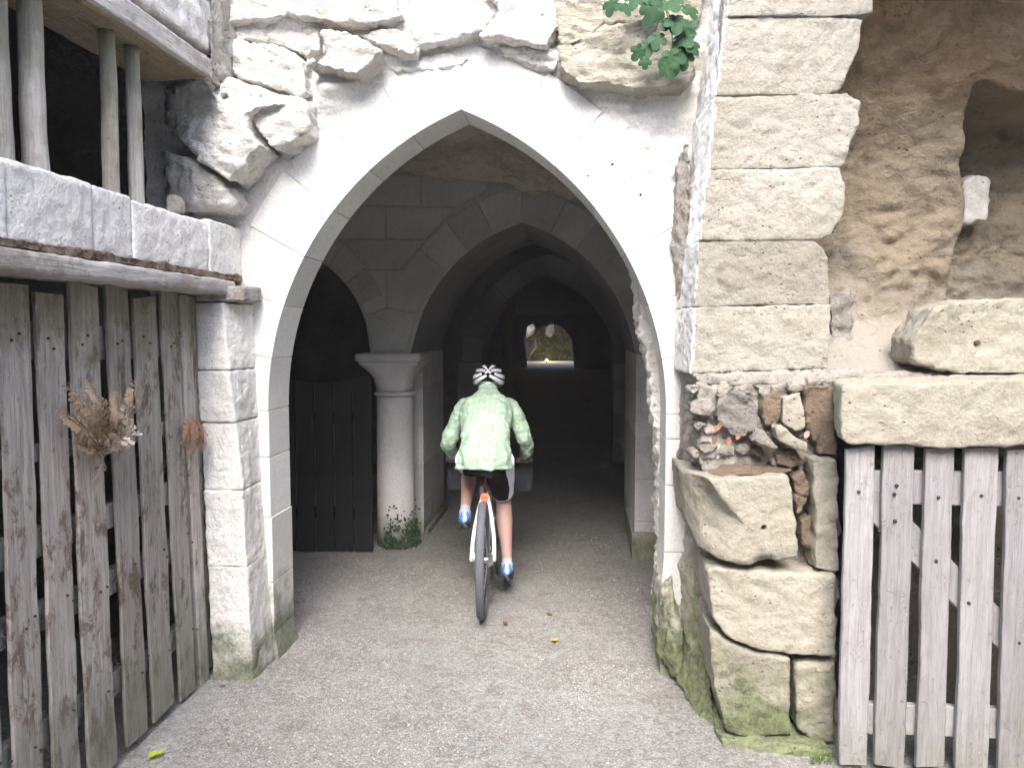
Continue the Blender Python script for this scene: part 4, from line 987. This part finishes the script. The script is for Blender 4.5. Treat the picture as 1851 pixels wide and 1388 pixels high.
fb.tube([Bp(*BB), Bp(.28, 0, .70)], .016, 12)                     # seat tube
fb.tube([Bp(.83, 0, .74), Bp(.29, 0, .66)], .016, 12)             # top tube
fb.tube([Bp(.855, 0, .66), Bp(*BB)], .021, 12)                    # down tube
fb.tube([Bp(.82, 0, .78), Bp(.862, 0, .63)], .022, 12)            # head tube
fb.tube([Bp(.43, -.035, .28), Bp(.43, .035, .28)], .024, 12)
for s_ in (-1, 1):
    fb.tube(catmull([Bp(.29, .012*s_, .675), Bp(.20, .035*s_, .60), Bp(.10, .060*s_, .47), Bp(0, .068*s_, .345)], 5), [.0125]*16, 10)
    fb.tube(catmull([Bp(.41, .02*s_, .28), Bp(.25, .05*s_, .29), Bp(0, .068*s_, .345)], 5), [.012]*11, 10)
fb.build('frame', M['frame'], bike)
fk = MB()
for s_ in (-1, 1): fk.tube([Bp(.862, .0, .63), Bp(.875, .055*s_, .60), Bp(.93, .058*s_, .48), Bp(1.03, .055*s_, .345)], [.018, .018, .015, .011], 10)
fk.build('fork', M['frame'], bike)
MB().tube([Bp(.28, 0, .68), Bp(.235, 0, .85)], .0135, 12).build('seatpost', M['blackm'], bike)
sm_ = modbake(MB().tube([Bp(.10, 0, .865), Bp(.16, 0, .872), Bp(.24, 0, .868), Bp(.34, 0, .862), Bp(.38, 0, .855)], [(.028, .07), (.03, .075), (.026, .045), (.022, .022), (.015, .015)], 16).mesh(), .008, 2)
link('saddle', sm_, M['blackm'], bike)
hbz = .815
MB().tube(catmull([Bp(.80, -.29, hbz), Bp(.83, -.15, hbz), Bp(.85, 0, hbz - .005), Bp(.83, .15, hbz), Bp(.80, .29, hbz)], 5), .0135, 10).tube([Bp(.82, 0, .77), Bp(.85, 0, hbz)], .018, 10).build('handlebar', M['blackm'], bike)
for s_ in (-1, 1): MB().tube([Bp(.80, .30*s_, hbz), Bp(.818, .19*s_, hbz)], .017, 12).build('grip', M['tyre'], bike)
# cranks: left one up, right one down
for s_, u in ((-1, .45), (1, .11)):
    ca = MB().tube([Bp(.43, .05*s_, .28), Bp(.43, .075*s_, u)], [.014, .011], 10).build('crank', M['blackm'], bike)
    pm_ = modbake(MB().tube([Bp(.38, .145*s_, u), Bp(.48, .145*s_, u)], [(.05, .010), (.05, .010)], 12).mesh(), .006, 1)
    link('pedal', pm_, M['blackm'], bike)
mb = MB()
n = 44; ring_o = [Bp(.43 + .085 * math.cos(2*math.pi*i/n) * (1 if i % 2 else .94), .045, .28 + .085 * math.sin(2*math.pi*i/n) * (1 if i % 2 else .94)) for i in range(n)]
mb.loft([ring_o, [p + RT * .004 for p in ring_o]]); mb.build('chainring', M['blackm'], bike, False)
ring_o = [Bp(.045 * math.cos(2*math.pi*i/24), .035, .345 + .045 * math.sin(2*math.pi*i/24)) for i in range(24)]
ring_2 = [Bp(.03 * math.cos(2*math.pi*i/24), .06, .345 + .03 * math.sin(2*math.pi*i/24)) for i in range(24)]
MB().loft([ring_o, ring_2]).build('cassette', M['steel'], bike, False)
ring_o = [Bp(.08 * math.cos(2*math.pi*i/32), -.045, .345 + .08 * math.sin(2*math.pi*i/32)) for i in range(32)]
MB().loft([ring_o, [p - RT*.003 for p in ring_o]]).build('brake_disc', M['steel'], bike, False)
MB().tube([Bp(.43, .047, .365), Bp(0, .047, .39)], .004, 6).tube([Bp(.43, .047, .195), Bp(.05, .047, .22), Bp(.0, .047, .27)], .004, 6).build('chain', M['blackm'], bike)
MB().tube([Bp(0, .06, .33), Bp(.03, .065, .26), Bp(.05, .055, .22)], [.016, .012, .02], 8).build('derailleur', M['blackm'], bike)
lm = MB().tube([Bp(.215, 0, .672), Bp(.222, 0, .672), Bp(.245, 0, .674)], [.020, .026, .018], 16).build('tail_light', M['redlamp'], bike)
MB().tube([Bp(.245, 0, .674), Bp(.27, 0, .69)], .012, 8).build('lamp_bracket', M['blackm'], bike)
MB().tube([Bp(.90, -.2, .74), Bp(.90, .2, .74)], .006, 8).tube([Bp(1.0, -.2, .70), Bp(1.0, .2, .70)], .006, 8).tube([Bp(.86, 0, .72), Bp(1.0, 0, .72)], .008, 8).build('front_rack', M['blackm'], bike)
for s_, lb in ((1, 'dark slate bag on the right side of the handlebar'), (-1, 'dark slate bag on the left side of the handlebar')):
    mb = MB(); rings = []
    for k, (u, a, b_) in enumerate([(.56, .05, .05), (.585, .075, .085), (.66, .085, .095), (.74, .08, .09), (.765, .055, .07)]):
        rings.append([Bp(.95 + b_ * max(-.8, min(.8, math.cos(t_) * 1.1)), s_ * .235 + a * max(-.8, min(.8, math.sin(t_) * 1.1)), u) for t_ in np.linspace(0, 2*math.pi, 20, endpoint=False)])
    o = link('handlebar_bag', modbake(mb.loft(rings).mesh(), .009, 4, [('CLOUDS', .09, False, .012)]), M['fabric_dk']); tag(o, lb, 'bag', 'bags hung on the bicycle handlebar')

# ------------------------------------------------------------------ rider
M['skin'] = plain('skin', (.42, .27, .235), .55, var=.08, sc=40)
M['hair'] = plain('dark_brown_hair', (.05, .033, .022), .7, var=.4, sc=120)
M['blackfab'] = plain('black_lycra', (.007, .007, .009), .85, var=.3, sc=80, spec=.1)
M['whitefab'] = plain('white_lycra', (.80, .83, .95), .75, var=.06, sc=80)
m, n, b = mat('knit_jacket'); t = NT(n)
v = t.scale((1, 1, 1))
wv_ = t.N('ShaderNodeTexWave', wave_type='BANDS', bands_direction='Z'); wv_.inputs['Scale'].default_value = 11; wv_.inputs['Distortion'].default_value = 5
wv_.inputs['Detail'].default_value = 2; wv_.inputs['Detail Scale'].default_value = 5; t.L(v, wv_.inputs['Vector'])
wx = t.N('ShaderNodeTexWave', wave_type='BANDS', bands_direction='X'); wx.inputs['Scale'].default_value = 9; wx.inputs['Distortion'].default_value = 4.5
wx.inputs['Detail'].default_value = 2; wx.inputs['Detail Scale'].default_value = 6; t.L(v, wx.inputs['Vector'])
pat = t.ramp(t.math('MAXIMUM', wv_.outputs[1], wx.outputs[1]), .66, .9)
col = t.mix(t.math('MULTIPLY', pat, .8), (.36, .50, .47), (.32, .44, .20))
col = t.mix(t.math('MULTIPLY', t.ramp(t.noise(30, 3), .45, .7), .4), col, (.48, .61, .60))
t.L(col, b.inputs['Base Color']); b.inputs['Roughness'].default_value = .9
t.bump(t.math('ADD', t.math('MULTIPLY', t.noise(22, 4), .8), t.noise(7, 3)), .8, .014, b)
M['jacket'] = m
rider = thing('person', 'cyclist seen from behind in a pale green jacket, black shorts and helmet', 'person', Bp(.4, 0, 0))
def T(pts, rad, n=14): return [Bp(*p) for p in pts], rad
bd = MB()
J = dict(hipR=(.24, .085, .90), kneeR=(.55, .105, .605), ankR=(.385, .135, .215), hipL=(.24, -.085, .90), kneeL=(.66, -.115, .82), ankL=(.385, -.135, .555))
def limb(pts, rad, n=14): bd.tube(catmull([Bp(*p) for p in pts], 4), list(np.interp(np.linspace(0, 1, (len(pts)-1)*4+1), np.linspace(0, 1, len(rad)), rad)), n)
def lerp3(a, b, t_, off=(0, 0, 0)): return tuple(a[i] + (b[i] - a[i]) * t_ + off[i] for i in range(3))
for sfx in 'RL':
    h, k, a = J['hip'+sfx], J['knee'+sfx], J['ank'+sfx]
    limb([h, lerp3(h, k, .5, (0, 0, .01)), k], [.078, .070, .050])
    limb([k, lerp3(k, a, .33, (-.022, 0, -.005)), lerp3(k, a, .7, (-.008, 0, 0)), a], [.050, .055, .040, .030])
    s_ = 1 if sfx == 'R' else -1; dz = -.06
    limb([a, (a[0] - .005, a[1], a[2] - .055), (a[0] + .06, a[1] + .003*s_, a[2] - .065), (a[0] + .15, a[1] + .01*s_, a[2] - .085)], [.026, .016, .014, .012])
limb([(.23, 0, .90), (.34, 0, 1.02), (.48, 0, 1.15), (.60, 0, 1.24)], [.105, .09, .09, .07], 18)
limb([(.58, 0, 1.22), (.67, 0, 1.285), (.73, 0, 1.31)], [.06, .05, .05])
for s_ in (-1, 1):
    limb([(.57, .05*s_, 1.20), (.585, .140*s_, 1.18), (.58, .245*s_, .985), ], [.04, .042, .036])
    limb([(.58, .245*s_, .985), (.68, .25*s_, .90), (.775, .245*s_, .845)], [.036, .034, .026])
    # hand on the grip: palm, four curled fingers, thumb
    limb([(.765, .245*s_, .85), (.79, .245*s_, .842), (.812, .245*s_, .838)], [.024, .030, .028], 12)
    for q, (dr, L) in enumerate(((-.030, .9), (-.011, 1.0), (.009, .95), (.028, .8))):
        r0 = .245*s_ + dr
        limb([(.80, r0, .843), (.828, r0, .845), (.845 + .006*L, r0, .828), (.838, r0, .800 + .006*(1-L)), (.815, r0, .792)], [.0105, .0100, .0095, .0085, .007], 8)
    limb([(.785, (.245-.02*s_*s_)*s_, .832), (.795, .205*s_, .815), (.815, .195*s_, .798), (.832, .20*s_, .793)], [.012, .011, .010, .008], 8)
hc = (.775, 0, 1.355)
rings = []
for k in range(1, 12):
    th = math.pi * k / 12; z = math.cos(th) * .112; rr_ = math.sin(th) ** .8
    rings.append([Bp(hc[0] + .093 * rr_ * math.cos(p_), .072 * rr_ * math.sin(p_), hc[2] + z - (.012 * (1 - abs(math.cos(th))) * 0)) for p_ in np.linspace(0, 2*math.pi, 20, endpoint=False)])
bd.loft(rings)
bd.tube([Bp(.86, 0, 1.365), Bp(.888, 0, 1.335), Bp(.878, 0, 1.322)], [.010, .013, .010], 8)           # nose
bd.tube([Bp(.84, 0, 1.29), Bp(.862, 0, 1.275)], [.035, .022], 10)                                      # chin
bd.tube([Bp(.858, -.02, 1.300), Bp(.868, 0, 1.302), Bp(.858, .02, 1.300)], [.005, .007, .005], 6)     # lips
for s_ in (-1, 1): bd.tube([Bp(.765, .070*s_, 1.37), Bp(.755, .084*s_, 1.352), Bp(.768, .076*s_, 1.322)], [.010, .013, .009], 8)
body = link('body', modbake(bd.mesh(), .0058, 2), M['skin'], rider)
M['eye'] = plain('eye_white', (.7, .7, .68), .2, var=.02); M['iris'] = plain('dark_iris', (.04, .03, .02), .2)
for s_ in (-1, 1):
    e = MB().tube([Bp(.851, .030*s_, 1.358), Bp(.858, .030*s_, 1.358), Bp(.862, .030*s_, 1.358)], [.010, .008, .003], 10).build('eye', M['eye'], rider)
# hair under the helmet
hm = MB(); rings = []
for k in range(1, 9):
    th = math.pi * (.28 + .42 * k / 8)
    rings.append([Bp(hc[0] - .006 + .101 * math.sin(th) * math.cos(p_), .080 * math.sin(th) * math.sin(p_), hc[2] + .01 + math.cos(th) * .112) for p_ in np.linspace(math.pi*.42, math.pi*1.58, 16)])
hm2 = MB(); full = [r_ + [p + (Bp(*hc) - p) * .25 for p in r_[::-1]] for r_ in rings]
link('hair', modbake(hm2.loft(full).mesh(), .007, 1, [('CLOUDS', .03, False, .008)]), M['hair'], rider)
# jacket
jk = MB()
prof = [((.185, .852), (1, 0), .176, .165), ((.205, .90), (.9, .5), .168, .162), ((.285, .985), (.7, .7), .150, .120), ((.385, 1.075), (.7, .7), .158, .118), ((.485, 1.16), (.7, .7), .172, .115), ((.560, 1.215), (.65, .75), .168, .095), ((.612, 1.255), (.6, .8), .110, .072), ((.648, 1.285), (.6, .8), .066, .058), ((.680, 1.312), (.6, .8), .060, .054)]
rings = []
for i, ((f, u), dr_, rx, ry) in enumerate(prof):
    a = prof[max(i-1, 0)][0]; c_ = prof[min(i+1, len(prof)-1)][0]; tv = Vector((c_[0]-a[0], c_[1]-a[1])).normalized()
    if i == 0: tv = Vector((.12, .99))
    nv = Vector((-tv.y, tv.x))                                      # back side of the torso
    ring = []
    for t_ in np.linspace(0, 2*math.pi, 32, endpoint=False):
        wob = 1 + (.035 * math.sin(5 * t_ + 1) + .02 * math.sin(9*t_)) * max(0, 1 - i / 3)
        y_ = math.cos(t_); x_ = math.sin(t_); x_ = math.copysign(abs(x_) ** .85, x_)
        o_ = nv * (ry * y_ * wob); ring.append(Bp(f + o_.x + (.03 if i == 0 else 0), rx * x_ * wob, u + o_.y))
    rings.append(ring)
jk.loft(rings)
for s_ in (-1, 1):
    jk.tube(catmull([Bp(.555, .09*s_, 1.205), Bp(.585, .150*s_, 1.185), Bp(.580, .205*s_, 1.09), Bp(.575, .252*s_, .985), Bp(.63, .262*s_, .925), Bp(.70, .255*s_, .885), Bp(.752, .248*s_, .858)], 4),
            list(np.interp(np.linspace(0, 6, 25), range(7), [.070, .064, .056, .051, .047, .041, .038])), 16)
j_ = modbake(jk.mesh(), .0065, 3, [('CLOUDS', .10, False, .030), ('CLOUDS', .05, False, .010)])
link('jacket', j_, M['jacket'], rider)
MB().tube([Bp(.648, 0, 1.285), Bp(.668, 0, 1.304), Bp(.688, 0, 1.325)], [(.063, .068), (.062, .067), (.060, .066)], 20).build('collar', M['jacket'], rider)
# shorts: black with pale side panels
sh = MB()
sh.tube([Bp(.20, 0, .82), Bp(.215, 0, .87), Bp(.25, 0, .92), Bp(.28, 0, .95)], [(.125, .125), (.14, .14), (.125, .12), (.10, .09)], 24)
for sfx in 'RL':
    h, k = J['hip'+sfx], J['knee'+sfx]
    sh.tube(catmull([Bp(*lerp3(h, k, .0)), Bp(*lerp3(h, k, .45, (-.01, 0, .0))), Bp(*lerp3(h, k, .86, (-.01, 0, 0)))], 5), list(np.interp(np.linspace(0, 1, 11), [0, .5, 1], [.100, .090, .074])), 18)
sm2 = modbake(sh.mesh(), .0075, 2)
so_ = link('shorts', sm2, M['blackfab'], rider); so_.data.materials.append(M['whitefab'])
off = so_.location + rider.location; base = Bp(0, 0, 0)
for p in so_.data.polygons:
    q = Vector(p.center) + off - base; lat = q.dot(RT); f_ = q.dot(FW); u_ = q.z
    kR = lerp3(J['hipR'], J['kneeR'], .78)
    if abs(lat) > .142 + .008 * math.sin(u_ * 20): p.material_index = 1
    for sfx in 'RL':
        h, k = J['hip'+sfx], J['knee'+sfx]; d = Vector((k[0]-h[0], k[1]-h[1], k[2]-h[2])); tt = (Vector((f_, lat, u_)) - Vector(h)).dot(d) / d.length_squared
        if tt > .80 and (lat > 0) == (sfx == 'R') : p.material_index = 1
# socks and shoes
M['shoe'] = plain('white_blue_shoe', (.38, .44, .56), .5, var=.15, sc=25); M['shoeblue'] = plain('blue_shoe_panel', (.05, .16, .42), .5, var=.2); M['sock'] = plain('grey_sock', (.42, .44, .50), .8)
M['sole'] = plain('dark_sole', (.04, .045, .05), .7)
for sfx, s_, pitch in (('R', 1, -.02), ('L', -1, .0)):
    a = J['ank'+sfx]
    def Sp(f, r, u): return Bp(a[0] + f, a[1] + r*s_ + .02*f*s_, a[2] + u - f * .12)
    m1 = modbake(MB().tube([Sp(-.05, 0, -.045), Sp(-.03, 0, -.050), Sp(.03, 0, -.052), Sp(.10, .004, -.068), Sp(.17, .006, -.080), Sp(.20, .006, -.084)], [(.030, .022), (.044, .034), (.044, .038), (.032, .043), (.022, .038), (.014, .022)], 18)
                 .tube([Sp(-.008, 0, -.05), Sp(-.004, 0, -.018), Sp(.0, 0, .004)], [.042, .040, .037], 16).mesh(), .006, 2)
    so2 = link('shoe', m1, M['shoe'], rider); so2.data.materials.append(M['shoeblue'])
    of2 = so2.location + rider.location; A_ = Sp(0, 0, 0)
    for p in so2.data.polygons:
        q = Vector(p.center) + of2 - A_; lat = abs(q.dot(RT)); f_ = q.dot(FW)
        if (lat > .020 and -.03 < f_ < .10 and math.sin(f_ * 90 + q.z * 60) > -.1) or (f_ < -.035 and lat > .012): p.material_index = 1
    m2 = modbake(MB().tube([Sp(-.055, 0, -.092), Sp(-.03, 0, -.095), Sp(.05, 0, -.098), Sp(.12, .005, -.102), Sp(.19, .006, -.103), Sp(.21, .006, -.100)], [(.010, .024), (.013, .036), (.011, .034), (.012, .045), (.010, .038), (.006, .02)], 16).mesh(), .006, 1)
    link('sole', m2, M['sole'], rider)
    link('sock', modbake(MB().tube([Bp(*lerp3(a, J['knee'+sfx], -.04)), Bp(*lerp3(a, J['knee'+sfx], .07))], [.034, .033], 16).mesh(), .006, 1), M['sock'], rider)
# helmet: dark liner with white ribs
hh = (.765, 0, 1.372); RX, RY, RZ = .128, .104, .098
def hp_(az, el, k=1.0):                                           # az from the back, el from the rim
    return Bp(hh[0] - RX * k * math.cos(el) * math.cos(az), RY * k * math.cos(el) * math.sin(az), hh[2] + RZ * k * math.sin(el))
hm = MB(); rings = []
for el in np.linspace(-.32, math.pi/2 - .05, 14): rings.append([hp_(az, el, .965) for az in np.linspace(0, 2*math.pi, 32, endpoint=False)])
hel = bpy.data.objects.new('helmet', None); COL.objects.link(hel); hel.parent = rider; hel.location = Bp(*hh) - rider.location
hm.loft(rings).build('helmet_liner', M['blackfab'], hel)
M['helm'] = plain('white_helmet_shell', (.78, .80, .86), .28, var=.03)
def rib(pts, r0=.0125):
    P_ = catmull([hp_(a, e, 1.0) for a, e in pts], 6); nR = len(P_)
    mb = MB().tube(P_, [r0 * .86 * (.6 + .4 * math.sin(math.pi * (i + 1) / (nR + 1))) for i in range(nR)], 12)
    c_ = Bp(*hh); out = []
    for v_ in mb.v:
        q = Vector(v_) - c_; f_, l_, u_ = q.dot(FW), q.dot(RT), q.z; u2 = u_ + .02 * max(-1, min(1, -f_ / RX))
        rho = math.sqrt((f_/RX)**2 + (l_/RY)**2 + (u_/RZ)**2); k_ = min(rho, 1.05) / rho
        out.append(tuple(c_ + q * k_))
    mb.v = out; mb.build('shell_rib', M['helm'], hel)
for s_ in (-1, 1):
    rib([(.10*s_, .34), (.40*s_, .16), (.80*s_, -.06), (1.2*s_, -.16)], .0150)
    rib([(.50*s_, .46), (.85*s_, .30), (1.35*s_, .16), (2.2*s_, .12), (2.9*s_, .05)], .0170)
    rib([(.28*s_, .66), (.62*s_, .74), (1.2*s_, .68), (2.1*s_, .62), (2.8*s_, .4)], .0150)
    rib([(.16*s_, .84), (.55*s_, 1.10), (1.6*s_, 1.20), (2.7*s_, .95), (3.0*s_, .6)], .0135)
    rib([(.75*s_, -.22), (1.3*s_, -.24), (2.0*s_, -.20), (2.8*s_, -.18)], .0140)
rib([(-.22, .50), (-.08, .62), (0, .78)], .0090); rib([(.22, .50), (.08, .62), (0, .78)], .0090)
MB().tube(catmull([hp_(a_, -.20, 1.0) for a_ in (-.7, -.35, 0, .35, .7)], 5), .010, 8).build('rear_rim', M['steel'], hel)

tag(GR_.build('grass', M['leafmid'], None, False), 'small grass tuft at the foot of the right blocks', kind='stuff')
# ------------------------------------------------------------------ leaves above the arch
M['leafg'] = plain('fig_leaf', (.018, .066, .022), .7, var=.35, sc=12); M['stem'] = plain('green_stem', (.10, .13, .05), .7)
pl_ = thing('leafy_plant', 'green lobed leafed plant hanging from the rock above the arch', 'plant', px(1190, 0, Y=3.6))
def lobed(n=40):
    P_ = []
    for i in range(n):
        a = 2*math.pi*i/n; lob = .62 + .38 * abs(math.cos(2.5 * a)) ** .6
        env = .55 + .45 * (1 + math.cos(a)) / 2
        P_.append((a, lob * env))
    return P_
LB = lobed()
def leaf_mesh(c, nrm, up, s_, seed):
    R = random.Random(seed); nrm = nrm.normalized(); up = (up - nrm * up.dot(nrm)).normalized(); rt = up.cross(nrm)
    vs = [c]; 
    for q in (.5, 1.0):
        for a, r_ in LB:
            rr_ = r_ * s_ * q; x_ = math.sin(a) * rr_; y_ = math.cos(a) * rr_ + s_ * .15
            zz = -.35 * (x_**2 + (y_*.8)**2) / s_ + .10 * s_ * abs(x_) / s_ * 2 + .03 * s_ * math.sin(a * 5 + seed) * q
            vs.append(c + rt * x_ + up * y_ + nrm * zz)
    n_ = len(LB); fs = [(0, 1+i, 1+(i+1) % n_) for i in range(n_)] + [(1+i, 1+n_+i, 1+n_+(i+1) % n_, 1+(i+1) % n_) for i in range(n_)]
    return MB().add(vs, fs)
R = random.Random(4)
LV = [(1108,4,.045),(1128,10,.04),(1184,12,.062),(1178,-8,.06),(1205,40,.05),(1222,34,.055),(1232,66,.058),(1248,78,.045),(1172,78,.052),(1158,90,.04),(1190,66,.045),(1212,100,.062),(1232,92,.06),(1204,118,.045),(1166,108,.03),(1242,14,.05),(1212,4,.05),(1150,-4,.05),(1236,48,.05)]
for i, (x, y, s_) in enumerate(LV):
    c_ = px(x, y, Y=3.52 + R.uniform(-.04, .08))
    o = leaf_mesh(c_, Vector((R.uniform(-.6, .6), -1, R.uniform(-.1, .9))), Vector((R.uniform(-.8, .8), R.uniform(-.3, .1), -1)), s_ * 1.25, i).build('leaf', M['leafg'], pl_)
for pts in ([(1180,-60),(1200,10),(1236,60)], [(1180,-60),(1190,30),(1180,70)], [(1180,-60),(1212,50),(1216,96)], [(1190,-60),(1150,-20),(1112,2)]):
    MB().tube(catmull([px(x, y, Y=3.60) for x, y in pts], 6), .0028, 6).build('stem', M['stem'], pl_)
# ------------------------------------------------------------------ fallen leaves
def small_leaf(name, lab, p, s_, matl, seed, nrm=(0, 0, 1), parent=None):
    R = random.Random(seed); nrm = Vector(nrm).normalized(); u = nrm.orthogonal().normalized(); a = R.uniform(0, 6.28)
    d = (u * math.cos(a) + nrm.cross(u) * math.sin(a)); e = nrm.cross(d); vs = []
    for t_ in np.linspace(-1, 1, 9):
        wv_ = .50 * max(0, 1 - t_*t_) ** .9 * (1 + .3 * R.uniform(-1, 1)) + .01
        for q in (-1, 0, 1): vs.append(p + d * (t_ * s_) + e * (q * wv_ * s_) + nrm * (s_ * (.12 + .35 * abs(q) * wv_ + .25 * t_ * t_)))
    mb = MB()
    mb.add(vs, [(3*i+j, 3*i+j+1, 3*i+j+4, 3*i+j+3) for i in range(8) for j in range(2)])
    o = mb.build(name, matl, parent); return tag(o, lab, 'leaf', None) if parent is None else o
M['yel'] = plain('yellow_leaf', (.55, .42, .04), .6, var=.2); M['org'] = plain('orange_leaf', (.21, .10, .045), .7, var=.3); M['brn'] = plain('brown_leaf', (.13, .07, .045), .7, var=.3); M['ygr'] = plain('lime_leaf', (.40, .45, .03), .5, var=.2); M['pal'] = plain('pale_leaf', (.30, .22, .17), .7, var=.2)
small_leaf('fallen_leaf', 'bright yellow green leaf on the gravel near the left gate', px(276, 1366, Z=.01), .030, M['ygr'], 1)
small_leaf('fallen_leaf', 'second yellow green leaf touching the bright one near the left gate', px(288, 1362, Z=.012), .020, M['ygr'], 5)
small_leaf('fallen_leaf', 'small bright yellow leaf on the path in front of the arch', px(1002, 1158, Z=.01), .028, M['yel'], 2)
small_leaf('fallen_leaf', 'orange brown leaf on the path, just beyond the yellow one', px(993, 1111, Z=.01), .026, M['org'], 3)
small_leaf('fallen_leaf', 'dull red brown leaf on the path behind the bicycle wheel', px(914, 1128, Z=.01), .024, M['brn'], 4)
small_leaf('fallen_leaf', 'pale tan leaf at the foot of the left pier', px(401, 1238, Z=.01), .024, M['pal'], 6)
for i, (x, y, mt, s_, lb) in enumerate([(1300, 772, 'org', .026, 'bright orange dry leaf, topmost of those on the rubble'), (1282, 776, 'pal', .024, 'pale pink dry leaf at the left end on the rubble'), (1292, 796, 'brn', .026, 'dark brown dry leaf low on the rubble'),
                          (1316, 798, 'org', .024, 'orange dry leaf with curled edge, lowest on the rubble'), (1334, 790, 'org', .018, 'small tan dry leaf, rightmost of those beside the grey lump'), (1458, 786, 'pal', .022, 'thin bleached dry leaf standing against the brown dirt pocket')]):
    small_leaf('dry_leaf', lb, px(x, y, Y=3.19), s_ * .85, M[mt], 30 + i, (R.uniform(-.4, .4), -1, .5))

# thin air in front of and inside the cave, added to lift the blacks of the passage
hz = MB().box((-14, -9.5, -1.5), (14, 53, 9.5)).build('haze', None, None, False)
hm_ = bpy.data.materials.new('haze'); hm_.use_nodes = True; hn = hm_.node_tree; hn.nodes.clear()
ho = hn.nodes.new('ShaderNodeOutputMaterial'); hv = hn.nodes.new('ShaderNodeVolumePrincipled'); hv.inputs['Density'].default_value = .0035
hv.inputs['Color'].default_value = (.9, .92, .95, 1); hn.links.new(hv.outputs[0], ho.inputs['Volume']); hz.data.materials.append(hm_)
tag(hz, 'thin pale haze added over quarry and passage to lift dark tones', kind='stuff')
